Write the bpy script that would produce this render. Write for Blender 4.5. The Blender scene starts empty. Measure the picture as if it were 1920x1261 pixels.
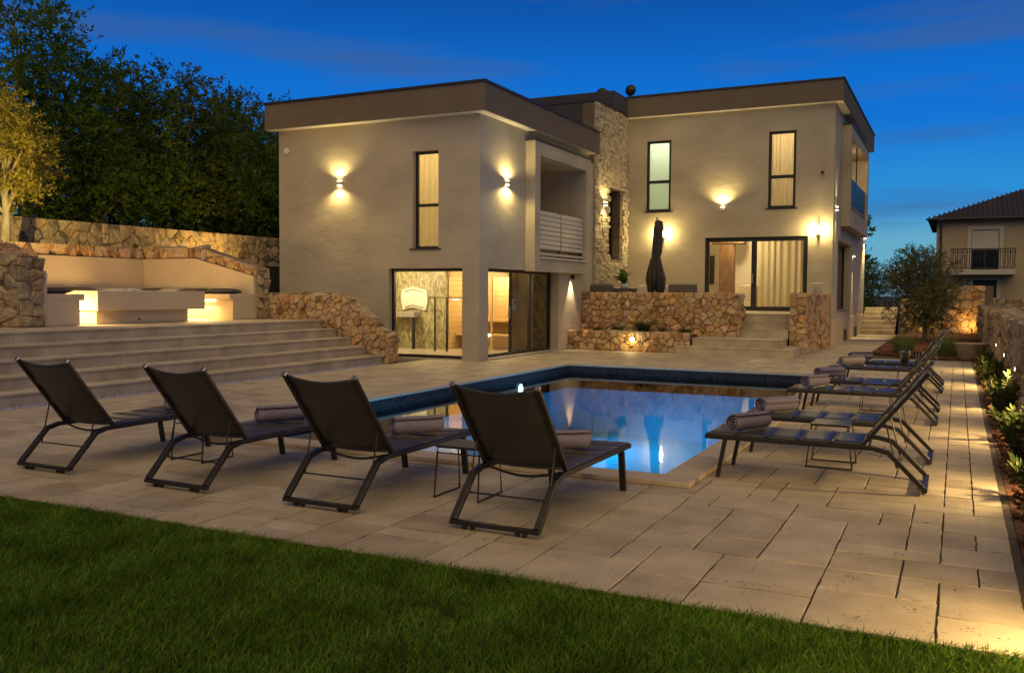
import bpy, math, random
import numpy as np
from mathutils import Vector, Matrix
rnd = random.Random(7)
PI = math.pi
sc = bpy.context.scene
COL = sc.collection

# ------------------------------------------------------------------ camera
cam = bpy.data.cameras.new('camera'); cam.sensor_width = 36.0
cam.lens = 36.0 * 1703.0 / 1920.0; cam.clip_end = 3000.0; cam.clip_start = 0.05
co = bpy.data.objects.new('camera', cam); COL.objects.link(co)
yaw, pitch, roll = math.radians(26.091), math.radians(-2.776), math.radians(0.369)
Fv = Vector((-math.sin(yaw) * math.cos(pitch), math.cos(yaw) * math.cos(pitch), math.sin(pitch)))
Rv = Vector((math.cos(yaw), math.sin(yaw), 0)); Uv = Rv.cross(Fv)
R2 = Rv * math.cos(roll) + Uv * math.sin(roll); U2 = -Rv * math.sin(roll) + Uv * math.cos(roll)
co.matrix_world = Matrix(((R2.x, U2.x, -Fv.x, 0), (R2.y, U2.y, -Fv.y, 0), (R2.z, U2.z, -Fv.z, 1.6), (0, 0, 0, 1)))
sc.camera = co

# ------------------------------------------------------------------ world: clear dusk sky
w = bpy.data.worlds.new('World'); sc.world = w; w.use_nodes = True
nt = w.node_tree; N = nt.nodes; L = nt.links; N.clear()
wo = N.new('ShaderNodeOutputWorld'); bg = N.new('ShaderNodeBackground')
tc = N.new('ShaderNodeTexCoord'); sep = N.new('ShaderNodeSeparateXYZ')
L.new(tc.outputs['Generated'], sep.inputs[0])
ramp = N.new('ShaderNodeValToRGB'); cr = ramp.color_ramp; cr.interpolation = 'EASE'
cr.elements[0].position = 0.0; cr.elements[0].color = (0.20, 0.36, 0.40, 1)
cr.elements[1].position = 1.0; cr.elements[1].color = (0.004, 0.024, 0.12, 1)
for p, c in ((0.045, (0.12, 0.36, 0.50)), (0.10, (0.022, 0.235, 0.58)), (0.19, (0.005, 0.145, 0.57)), (0.32, (0.0035, 0.072, 0.34)), (0.6, (0.006, 0.046, 0.21))):
    e = cr.elements.new(p); e.color = (*c, 1)
L.new(sep.outputs['Z'], ramp.inputs[0])
# a few thin high cloud streaks
mp = N.new('ShaderNodeMapping'); mp.inputs['Scale'].default_value = (2.0, 2.0, 20); mp.inputs['Rotation'].default_value = (0.05, 0.03, 0.4)
L.new(tc.outputs['Generated'], mp.inputs[0])
nz = N.new('ShaderNodeTexNoise'); nz.inputs['Scale'].default_value = 1.3; nz.inputs['Detail'].default_value = 5
L.new(mp.outputs[0], nz.inputs['Vector'])
cr2 = N.new('ShaderNodeMapRange'); cr2.inputs[1].default_value = 0.50; cr2.inputs[2].default_value = 0.72; cr2.inputs[4].default_value = 0.65
L.new(nz.outputs['Fac'], cr2.inputs[0])
mx = N.new('ShaderNodeMix'); mx.data_type = 'RGBA'; mx.inputs['B'].default_value = (0.045, 0.10, 0.25, 1)
L.new(cr2.outputs[0], mx.inputs['Factor']); L.new(ramp.outputs[0], mx.inputs['A'])
# brighter towards the afterglow (ahead), dimmer in the east behind the camera
vd = N.new('ShaderNodeVectorMath'); vd.operation = 'DOT_PRODUCT'; vd.inputs[1].default_value = (-0.10, 0.995, 0.0); L.new(tc.outputs['Generated'], vd.inputs[0])
az = N.new('ShaderNodeMapRange'); az.interpolation_type = 'SMOOTHSTEP'; az.inputs[1].default_value = -0.75; az.inputs[2].default_value = 0.75; az.inputs[3].default_value = 0.34; az.inputs[4].default_value = 0.84
L.new(vd.outputs['Value'], az.inputs[0]); L.new(az.outputs[0], bg.inputs[1])
L.new(mx.outputs['Result'], bg.inputs[0])
L.new(bg.outputs[0], wo.inputs[0])

# ------------------------------------------------------------------ sun: the last soft afterglow
sd = bpy.data.lights.new('sun', 'SUN'); sd.energy = 1.2; sd.angle = math.radians(85); sd.color = (1.0, 0.72, 0.33)
so = bpy.data.objects.new('sun', sd); COL.objects.link(so)
so.rotation_euler = (math.radians(36), 0, math.radians(22))

sc.view_settings.view_transform = 'Standard'; sc.view_settings.look = 'None'
sc.view_settings.exposure = 0.45; sc.view_settings.gamma = 1.0; sc.view_settings.use_curve_mapping = False
sc.render.engine = 'CYCLES'
sc.cycles.use_denoising = True
sc.cycles.max_bounces = 8; sc.cycles.diffuse_bounces = 4; sc.cycles.transparent_max_bounces = 16
sc.cycles.sample_clamp_indirect = 4.0; sc.cycles.caustics_reflective = False; sc.cycles.caustics_refractive = False

# ------------------------------------------------------------------ materials
MATS = {}
def nodes_of(name):
    m = bpy.data.materials.new(name); m.use_nodes = True
    return m, m.node_tree.nodes, m.node_tree.links
def mat(name, c, rough=0.7, var=0.15, scale=4.0, bump=0.0, bscale=40.0, metal=0.0, c2=None, spec=0.5, detail=5, coord='P', bdist=0.01, stretch=None, emit=None, estr=0.0):
    """principled material: colour varied by noise, fine relief by noise bump"""
    m, n, l = nodes_of(name); b = n['Principled BSDF']
    if coord == 'P':
        src = n.new('ShaderNodeNewGeometry').outputs['Position']
    else:
        src = n.new('ShaderNodeTexCoord').outputs['Object']
    if stretch:
        mp = n.new('ShaderNodeMapping'); mp.inputs['Scale'].default_value = stretch; l.new(src, mp.inputs[0]); src = mp.outputs[0]
    t = n.new('ShaderNodeTexNoise'); t.inputs['Scale'].default_value = scale; t.inputs['Detail'].default_value = detail
    l.new(src, t.inputs['Vector'])
    mr = n.new('ShaderNodeMapRange'); mr.inputs[1].default_value = 0.3; mr.inputs[2].default_value = 0.7
    l.new(t.outputs['Fac'], mr.inputs[0])
    mx = n.new('ShaderNodeMix'); mx.data_type = 'RGBA'
    a = [x * (1 - var) for x in c]; bb = [min(1, x * (1 + var)) for x in (c2 or c)]
    mx.inputs['A'].default_value = (*a, 1); mx.inputs['B'].default_value = (*bb, 1)
    l.new(mr.outputs[0], mx.inputs['Factor']); l.new(mx.outputs['Result'], b.inputs['Base Color'])
    b.inputs['Roughness'].default_value = rough; b.inputs['Metallic'].default_value = metal
    b.inputs['Specular IOR Level'].default_value = spec
    if bump:
        t2 = n.new('ShaderNodeTexNoise'); t2.inputs['Scale'].default_value = bscale; t2.inputs['Detail'].default_value = 6
        l.new(src, t2.inputs['Vector'])
        bp = n.new('ShaderNodeBump'); bp.inputs['Strength'].default_value = bump; bp.inputs['Distance'].default_value = bdist
        l.new(t2.outputs['Fac'], bp.inputs['Height']); l.new(bp.outputs[0], b.inputs['Normal'])
    if emit:
        b.inputs['Emission Color'].default_value = (*emit, 1); b.inputs['Emission Strength'].default_value = estr
    MATS[name] = m
    return m
def emis(name, c, s):
    m, n, l = nodes_of(name); n.clear()
    o = n.new('ShaderNodeOutputMaterial'); e = n.new('ShaderNodeEmission')
    e.inputs[0].default_value = (*c, 1); e.inputs[1].default_value = s; l.new(e.outputs[0], o.inputs[0]); MATS[name] = m; return m
def glass(name, tint=(0.9, 0.92, 0.9), ior=1.5, rough=0.0, f=1.0):
    m, n, l = nodes_of(name); n.clear()
    o = n.new('ShaderNodeOutputMaterial'); tr = n.new('ShaderNodeBsdfTransparent'); gl = n.new('ShaderNodeBsdfGlossy')
    fr = n.new('ShaderNodeFresnel'); fr.inputs[0].default_value = ior; mu = n.new('ShaderNodeMath'); mu.operation = 'MULTIPLY'; mu.inputs[1].default_value = f; mu.use_clamp = True
    mx = n.new('ShaderNodeMixShader'); tr.inputs[0].default_value = (*tint, 1); gl.inputs['Roughness'].default_value = rough
    l.new(fr.outputs[0], mu.inputs[0]); l.new(mu.outputs[0], mx.inputs[0]); l.new(tr.outputs[0], mx.inputs[1]); l.new(gl.outputs[0], mx.inputs[2]); l.new(mx.outputs[0], o.inputs[0])
    MATS[name] = m; return m

mat('stucco', (0.455, 0.40, 0.315), 0.92, 0.13, 0.7, 0.30, 2.6, bdist=0.05, spec=0.15, stretch=(1, 1, 1.7))
# add trowel-scale plus grain relief to the stucco
def stucco_detail():
    m = MATS['stucco']; n = m.node_tree.nodes; l = m.node_tree.links; b = n['Principled BSDF']
    bp = [x for x in n if x.type == 'BUMP'][0]
    g = n.new('ShaderNodeNewGeometry'); t = n.new('ShaderNodeTexNoise'); t.inputs['Scale'].default_value = 45; t.inputs['Detail'].default_value = 5
    l.new(g.outputs['Position'], t.inputs['Vector'])
    b2 = n.new('ShaderNodeBump'); b2.inputs['Strength'].default_value = 0.6; b2.inputs['Distance'].default_value = 0.005
    l.new(t.outputs['Fac'], b2.inputs['Height']); l.new(bp.outputs[0], b2.inputs['Normal']); l.new(b2.outputs[0], b.inputs['Normal'])
stucco_detail()
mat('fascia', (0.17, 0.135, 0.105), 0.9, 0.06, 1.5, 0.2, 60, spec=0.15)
mat('render_smooth', (0.56, 0.46, 0.33), 0.85, 0.08, 1.2, 0.2, 80, spec=0.2)
mat('dark_metal', (0.020, 0.018, 0.018), 0.45, 0.1, 5, metal=0.0)
mat('roof_metal', (0.03, 0.03, 0.035), 0.4, 0.1, 3)
mat('grey_paint', (0.50, 0.47, 0.42), 0.5, 0.05, 3)
mat('white_paint', (0.75, 0.72, 0.66), 0.6, 0.04, 3)
mat('interior_white', (0.78, 0.74, 0.66), 0.8, 0.04, 2)
mat('interior_floor', (0.55, 0.48, 0.40), 0.25, 0.08, 3)
mat('dark_wall', (0.045, 0.045, 0.06), 0.7, 0.2, 2)
mat('step_stone', (0.44, 0.365, 0.255), 0.75, 0.24, 2.3, 0.35, 45, c2=(0.42, 0.355, 0.27))
mat('coping_stone', (0.44, 0.355, 0.255), 0.65, 0.16, 6, 0.3, 60, stretch=(1, 4, 4))
mat('mortar', (0.16, 0.12, 0.085), 0.95, 0.3, 12, 0.5, 60)
mat('joint', (0.085, 0.065, 0.05), 0.95, 0.3, 20)
mat('soil', (0.13, 0.05, 0.025), 0.95, 0.45, 9, 1.0, 22, bdist=0.06)
mat('lawn_soil', (0.018, 0.022, 0.008), 0.95, 0.3, 8)
mat('ground_far', (0.05, 0.05, 0.03), 0.95, 0.3, 0.5)
mat('pool_tile', (0.12, 0.50, 0.74), 0.35, 0.10, 8)
mat('dark_tile', (0.040, 0.040, 0.045), 0.3, 0.25, 30)
mat('frame_metal', (0.026, 0.021, 0.019), 0.40, 0.12, 8, metal=0.3)
mat('sling', (0.045, 0.039, 0.035), 0.42, 0.12, 300, 0.25, 700, bdist=0.001, coord='O')
mat('towel', (0.20, 0.17, 0.235), 0.95, 0.12, 25, 0.8, 220, bdist=0.004, coord='O')
mat('towel_pale', (0.30, 0.26, 0.25), 0.95, 0.12, 25, 0.8, 220, bdist=0.004, coord='O')
mat('parasol_cloth', (0.045, 0.040, 0.042), 0.85, 0.15, 12, 0.2, 150)
mat('wicker', (0.13, 0.11, 0.095), 0.8, 0.3, 60, 0.6, 120)
mat('cushion_dark', (0.060, 0.052, 0.050), 0.9, 0.2, 15, 0.2, 60)
mat('cushion_grey', (0.32, 0.28, 0.25), 0.9, 0.12, 15, 0.2, 60)
mat('cushion_cream', (0.60, 0.54, 0.46), 0.9, 0.08, 15, 0.2, 60)
mat('pebble', (0.55, 0.53, 0.56), 0.7, 0.3, 14)
mat('pebble_blue', (0.30, 0.30, 0.42), 0.7, 0.4, 14)
mat('terracotta', (0.42, 0.33, 0.24), 0.8, 0.15, 8, 0.2, 60)
mat('bark', (0.17, 0.13, 0.09), 0.95, 0.35, 10, 0.8, 25, stretch=(1, 1, 0.3))
mat('bark_pale', (0.26, 0.23, 0.19), 0.95, 0.35, 10, 0.8, 25, stretch=(1, 1, 0.3))
mat('roof_tile', (0.028, 0.021, 0.020), 0.8, 0.3, 3)
mat('neigh_wall', (0.42, 0.33, 0.22), 0.9, 0.08, 1.2, 0.2, 40)
mat('wood_warm', (0.50, 0.28, 0.11), 0.55, 0.25, 3, 0.1, 30, stretch=(1, 1, 9))
mat('wood_pale', (0.62, 0.43, 0.20), 0.55, 0.15, 3, 0.1, 30, stretch=(9, 9, 1))
mat('beam_wood', (0.14, 0.075, 0.035), 0.6, 0.35, 3, 0.4, 14, stretch=(6, 6, 1))
mat('glass_bottle', (0.01, 0.02, 0.012), 0.08, 0.05, 3)
mat('steel', (0.42, 0.42, 0.42), 0.35, 0.05, 3, metal=1.0)
mat('rubber', (0.012, 0.012, 0.012), 0.7, 0.1, 3)
mat('plastic_white', (0.75, 0.74, 0.70), 0.4, 0.03, 3)
glass('pane', (0.93, 0.94, 0.90), 1.5)
glass('pane_dark', (0.45, 0.45, 0.42), 1.55)
emis('bulb', (1.0, 0.72, 0.36), 22.0)
emis('bulb_soft', (1.0, 0.74, 0.42), 9.0)
emis('led', (1.0, 0.74, 0.36), 7.0)
emis('led_small', (1.0, 0.80, 0.48), 6.0)
emis('pool_bulb', (0.72, 0.90, 1.0), 14.0)

def leaf_mat(name, c, c2, tr=0.35):
    m, n, l = nodes_of(name); n.clear()
    o = n.new('ShaderNodeOutputMaterial'); d = n.new('ShaderNodeBsdfDiffuse'); t = n.new('ShaderNodeBsdfTranslucent')
    g = n.new('ShaderNodeNewGeometry'); mx = n.new('ShaderNodeMix'); mx.data_type = 'RGBA'
    mx.inputs['A'].default_value = (*c, 1); mx.inputs['B'].default_value = (*c2, 1)
    l.new(g.outputs['Random Per Island'], mx.inputs['Factor'])
    l.new(mx.outputs['Result'], d.inputs[0]); l.new(mx.outputs['Result'], t.inputs[0])
    s = n.new('ShaderNodeMixShader'); s.inputs[0].default_value = tr
    l.new(d.outputs[0], s.inputs[1]); l.new(t.outputs[0], s.inputs[2]); l.new(s.outputs[0], o.inputs[0]); MATS[name] = m
leaf_mat('leaf_forest', (0.045, 0.095, 0.018), (0.13, 0.19, 0.036))
leaf_mat('leaf_brown', (0.045, 0.075, 0.018), (0.12, 0.145, 0.036))
leaf_mat('leaf_olive', (0.18, 0.17, 0.035), (0.36, 0.30, 0.07))
leaf_mat('leaf_bush', (0.11, 0.125, 0.055), (0.24, 0.23, 0.11))
leaf_mat('leaf_green', (0.05, 0.13, 0.025), (0.11, 0.20, 0.05))
leaf_mat('leaf_herb', (0.035, 0.060, 0.022), (0.095, 0.11, 0.04))
leaf_mat('leaf_tuft', (0.12, 0.19, 0.05), (0.24, 0.30, 0.11))
leaf_mat('grass', (0.042, 0.12, 0.012), (0.19, 0.31, 0.040), 0.25)
def grass_tone():
    m = MATS['grass']; n = m.node_tree.nodes; l = m.node_tree.links; g = [x for x in n if x.type == 'NEW_GEOMETRY'][0]; mx = [x for x in n if x.type == 'MIX'][0]
    t = n.new('ShaderNodeTexNoise'); t.inputs['Scale'].default_value = 2.6; t.inputs['Detail'].default_value = 4; l.new(g.outputs['Position'], t.inputs['Vector'])
    r = n.new('ShaderNodeMapRange'); r.inputs[1].default_value = .3; r.inputs[2].default_value = .7; r.inputs[3].default_value = .55; r.inputs[4].default_value = 1.25; l.new(t.outputs['Fac'], r.inputs[0])
    st = n.new('ShaderNodeMath'); st.operation = 'GREATER_THAN'; st.inputs[1].default_value = .965; l.new(g.outputs['Random Per Island'], st.inputs[0])
    m3 = n.new('ShaderNodeMix'); m3.data_type = 'RGBA'; m3.inputs['B'].default_value = (.24, .21, .07, 1); l.new(st.outputs[0], m3.inputs['Factor']); l.new(mx.outputs['Result'], m3.inputs['A'])
    vm = n.new('ShaderNodeVectorMath'); vm.operation = 'SCALE'; l.new(m3.outputs['Result'], vm.inputs[0]); l.new(r.outputs[0], vm.inputs['Scale'])
    for x in n:
        if x.type in ('BSDF_DIFFUSE', 'BSDF_TRANSLUCENT'): l.new(vm.outputs[0], x.inputs[0])
grass_tone()

def stone_mat(name, cols, bump=0.9, bscale=16, pitted=0.0):
    """each stone its own tone (object random + island random), mottled, rough relief"""
    m, n, l = nodes_of(name); b = n['Principled BSDF']; g = n.new('ShaderNodeNewGeometry'); oi = n.new('ShaderNodeObjectInfo')
    ad = n.new('ShaderNodeMath'); ad.operation = 'ADD'; fr = n.new('ShaderNodeMath'); fr.operation = 'FRACT'
    l.new(g.outputs['Random Per Island'], ad.inputs[0]); l.new(oi.outputs['Random'], ad.inputs[1]); l.new(ad.outputs[0], fr.inputs[0])
    t = n.new('ShaderNodeTexNoise'); t.inputs['Scale'].default_value = 7; t.inputs['Detail'].default_value = 6; l.new(g.outputs['Position'], t.inputs['Vector'])
    m1 = n.new('ShaderNodeMath'); m1.operation = 'MULTIPLY_ADD'; m1.inputs[1].default_value = 0.85; l.new(fr.outputs[0], m1.inputs[0])
    m2 = n.new('ShaderNodeMath'); m2.operation = 'MULTIPLY_ADD'; m2.inputs[1].default_value = 1.0; m2.inputs[2].default_value = -0.43; l.new(t.outputs['Fac'], m2.inputs[0]); l.new(m2.outputs[0], m1.inputs[2])
    r = n.new('ShaderNodeValToRGB'); r.color_ramp.elements[0].color = (*cols[0], 1); r.color_ramp.elements[1].color = (*cols[-1], 1)
    for i, c in enumerate(cols[1:-1]):
        e = r.color_ramp.elements.new((i + 1) / (len(cols) - 1)); e.color = (*c, 1)
    l.new(m1.outputs[0], r.inputs[0]); l.new(r.outputs[0], b.inputs['Base Color'])
    b.inputs['Roughness'].default_value = 0.9; b.inputs['Specular IOR Level'].default_value = 0.2
    t2 = n.new('ShaderNodeTexNoise'); t2.inputs['Scale'].default_value = bscale; t2.inputs['Detail'].default_value = 8; l.new(g.outputs['Position'], t2.inputs['Vector'])
    bp = n.new('ShaderNodeBump'); bp.inputs['Strength'].default_value = bump; bp.inputs['Distance'].default_value = 0.05
    l.new(t2.outputs['Fac'], bp.inputs['Height']); l.new(bp.outputs[0], b.inputs['Normal']); MATS[name] = m
stone_mat('stone_ochre', [(0.20, 0.13, 0.08), (0.42, 0.26, 0.12), (0.56, 0.40, 0.22), (0.40, 0.32, 0.25), (0.54, 0.28, 0.11), (0.66, 0.53, 0.37)])
stone_mat('stone_tan', [(0.20, 0.15, 0.10), (0.40, 0.29, 0.16), (0.46, 0.37, 0.25), (0.30, 0.24, 0.18), (0.44, 0.30, 0.16), (0.56, 0.46, 0.33)])
stone_mat('stone_clad', [(0.34, 0.28, 0.20), (0.48, 0.41, 0.31), (0.55, 0.47, 0.36)], 0.6, 25)

def paver_mat():
    m, n, l = nodes_of('paver'); b = n['Principled BSDF']; g = n.new('ShaderNodeNewGeometry'); oi = n.new('ShaderNodeObjectInfo')
    ad = n.new('ShaderNodeMath'); ad.operation = 'ADD'; fr = n.new('ShaderNodeMath'); fr.operation = 'FRACT'
    l.new(g.outputs['Random Per Island'], ad.inputs[0]); l.new(oi.outputs['Random'], ad.inputs[1]); l.new(ad.outputs[0], fr.inputs[0])
    t = n.new('ShaderNodeTexNoise'); t.inputs['Scale'].default_value = 3.0; t.inputs['Detail'].default_value = 7; l.new(g.outputs['Position'], t.inputs['Vector'])
    m1 = n.new('ShaderNodeMath'); m1.operation = 'MULTIPLY_ADD'; m1.inputs[1].default_value = 0.62; l.new(fr.outputs[0], m1.inputs[0])
    m2 = n.new('ShaderNodeMath'); m2.operation = 'MULTIPLY_ADD'; m2.inputs[1].default_value = 1.5; m2.inputs[2].default_value = -0.58; l.new(t.outputs['Fac'], m2.inputs[0]); l.new(m2.outputs[0], m1.inputs[2])
    r = n.new('ShaderNodeValToRGB'); r.color_ramp.elements[0].color = (0.30, 0.245, 0.165, 1); r.color_ramp.elements[1].color = (0.51, 0.43, 0.31, 1)
    l.new(m1.outputs[0], r.inputs[0])
    # travertine pits, gathered in drifts
    v = n.new('ShaderNodeTexNoise'); v.inputs['Scale'].default_value = 48; v.inputs['Detail'].default_value = 3; l.new(g.outputs['Position'], v.inputs['Vector'])
    dr = n.new('ShaderNodeTexNoise'); dr.inputs['Scale'].default_value = 4.5; dr.inputs['Detail'].default_value = 2; l.new(g.outputs['Position'], dr.inputs['Vector'])
    sm = n.new('ShaderNodeMath'); sm.operation = 'MULTIPLY_ADD'; sm.inputs[1].default_value = 0.55; l.new(dr.outputs['Fac'], sm.inputs[0]); l.new(v.outputs['Fac'], sm.inputs[2])
    pm = n.new('ShaderNodeMapRange'); pm.inputs[1].default_value = 0.95; pm.inputs[2].default_value = 1.01; l.new(sm.outputs[0], pm.inputs[0])
    mx = n.new('ShaderNodeMix'); mx.data_type = 'RGBA'; mx.inputs['B'].default_value = (0.11, 0.08, 0.055, 1); l.new(pm.outputs[0], mx.inputs['Factor']); l.new(r.outputs[0], mx.inputs['A'])
    l.new(mx.outputs['Result'], b.inputs['Base Color'])
    b.inputs['Roughness'].default_value = 0.62; b.inputs['Specular IOR Level'].default_value = 0.35
    h = n.new('ShaderNodeTexNoise'); h.inputs['Scale'].default_value = 22; h.inputs['Detail'].default_value = 7; l.new(g.outputs['Position'], h.inputs['Vector'])
    sb = n.new('ShaderNodeMath'); sb.operation = 'SUBTRACT'; l.new(h.outputs['Fac'], sb.inputs[0]); l.new(pm.outputs[0], sb.inputs[1])
    bp = n.new('ShaderNodeBump'); bp.inputs['Strength'].default_value = 0.5; bp.inputs['Distance'].default_value = 0.006
    l.new(sb.outputs[0], bp.inputs['Height']); l.new(bp.outputs[0], b.inputs['Normal']); MATS['paver'] = m
paver_mat()

def mosaic(name, c1, c2, grout, size):
    m, n, l = nodes_of(name); b = n['Principled BSDF']; g = n.new('ShaderNodeNewGeometry'); k = n.new('ShaderNodeVectorMath'); k.operation = 'SCALE'; k.inputs['Scale'].default_value = 1 / size; l.new(g.outputs['Position'], k.inputs[0])
    fl = n.new('ShaderNodeVectorMath'); fl.operation = 'FLOOR'; l.new(k.outputs[0], fl.inputs[0]); wn = n.new('ShaderNodeTexWhiteNoise'); l.new(fl.outputs[0], wn.inputs['Vector'])
    mx = n.new('ShaderNodeMix'); mx.data_type = 'RGBA'; mx.inputs['A'].default_value = (*c1, 1); mx.inputs['B'].default_value = (*c2, 1); l.new(wn.outputs['Value'], mx.inputs['Factor']); l.new(mx.outputs['Result'], b.inputs['Base Color']); b.inputs['Roughness'].default_value = .75; b.inputs['Specular IOR Level'].default_value = .15; MATS[name] = m
mosaic('dark_tile', (.008, .008, .010), (.045, .040, .038), (.1, .1, .1), .035)
def water_mat():
    m, n, l = nodes_of('water'); n.clear()
    o = n.new('ShaderNodeOutputMaterial'); tr = n.new('ShaderNodeBsdfTransparent'); gl = n.new('ShaderNodeBsdfGlossy'); fr = n.new('ShaderNodeFresnel'); mx = n.new('ShaderNodeMixShader')
    tr.inputs[0].default_value = (0.42, 0.86, 0.97, 1); gl.inputs['Roughness'].default_value = 0.035; fr.inputs[0].default_value = 1.33
    g = n.new('ShaderNodeNewGeometry'); mp = n.new('ShaderNodeMapping'); mp.inputs['Scale'].default_value = (1, 1, 1); l.new(g.outputs['Position'], mp.inputs[0])
    t = n.new('ShaderNodeTexNoise'); t.inputs['Scale'].default_value = 5.0; t.inputs['Detail'].default_value = 3; l.new(mp.outputs[0], t.inputs['Vector'])
    bp = n.new('ShaderNodeBump'); bp.inputs['Strength'].default_value = 0.06; bp.inputs['Distance'].default_value = 0.010
    l.new(t.outputs['Fac'], bp.inputs['Height']); l.new(bp.outputs[0], gl.inputs['Normal']); l.new(bp.outputs[0], fr.inputs['Normal'])
    l.new(fr.outputs[0], mx.inputs[0]); l.new(tr.outputs[0], mx.inputs[1]); l.new(gl.outputs[0], mx.inputs[2]); l.new(mx.outputs[0], o.inputs[0]); MATS['water'] = m
water_mat()

def curtain_mat(name, c):
    m, n, l = nodes_of(name); n.clear()
    o = n.new('ShaderNodeOutputMaterial'); d = n.new('ShaderNodeBsdfDiffuse'); t = n.new('ShaderNodeBsdfTranslucent'); s = n.new('ShaderNodeMixShader')
    d.inputs[0].default_value = (*c, 1); t.inputs[0].default_value = (*c, 1); s.inputs[0].default_value = 0.6
    l.new(d.outputs[0], s.inputs[1]); l.new(t.outputs[0], s.inputs[2]); l.new(s.outputs[0], o.inputs[0]); MATS[name] = m
curtain_mat('curtain', (0.74, 0.68, 0.50))
curtain_mat('frosted', (0.70, 0.84, 0.70))

# mosaic / veined wall panel inside the spa room
def veined():
    m, n, l = nodes_of('veined_wall'); b = n['Principled BSDF']; g = n.new('ShaderNodeNewGeometry')
    mp = n.new('ShaderNodeMapping'); mp.inputs['Scale'].default_value = (3.2, 1, 1.5); l.new(g.outputs['Position'], mp.inputs[0])
    t = n.new('ShaderNodeTexNoise'); t.inputs['Scale'].default_value = 3.2; t.inputs['Detail'].default_value = 7; t.inputs['Distortion'].default_value = 1.2; l.new(mp.outputs[0], t.inputs['Vector'])
    r = n.new('ShaderNodeValToRGB'); r.color_ramp.elements[0].position = 0.35; r.color_ramp.elements[0].color = (0.16, 0.13, 0.06, 1); r.color_ramp.elements[1].position = 0.66; r.color_ramp.elements[1].color = (0.50, 0.44, 0.27, 1)
    l.new(t.outputs['Fac'], r.inputs[0]); l.new(r.outputs[0], b.inputs['Base Color']); b.inputs['Roughness'].default_value = 0.5; MATS['veined_wall'] = m
veined()

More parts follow.
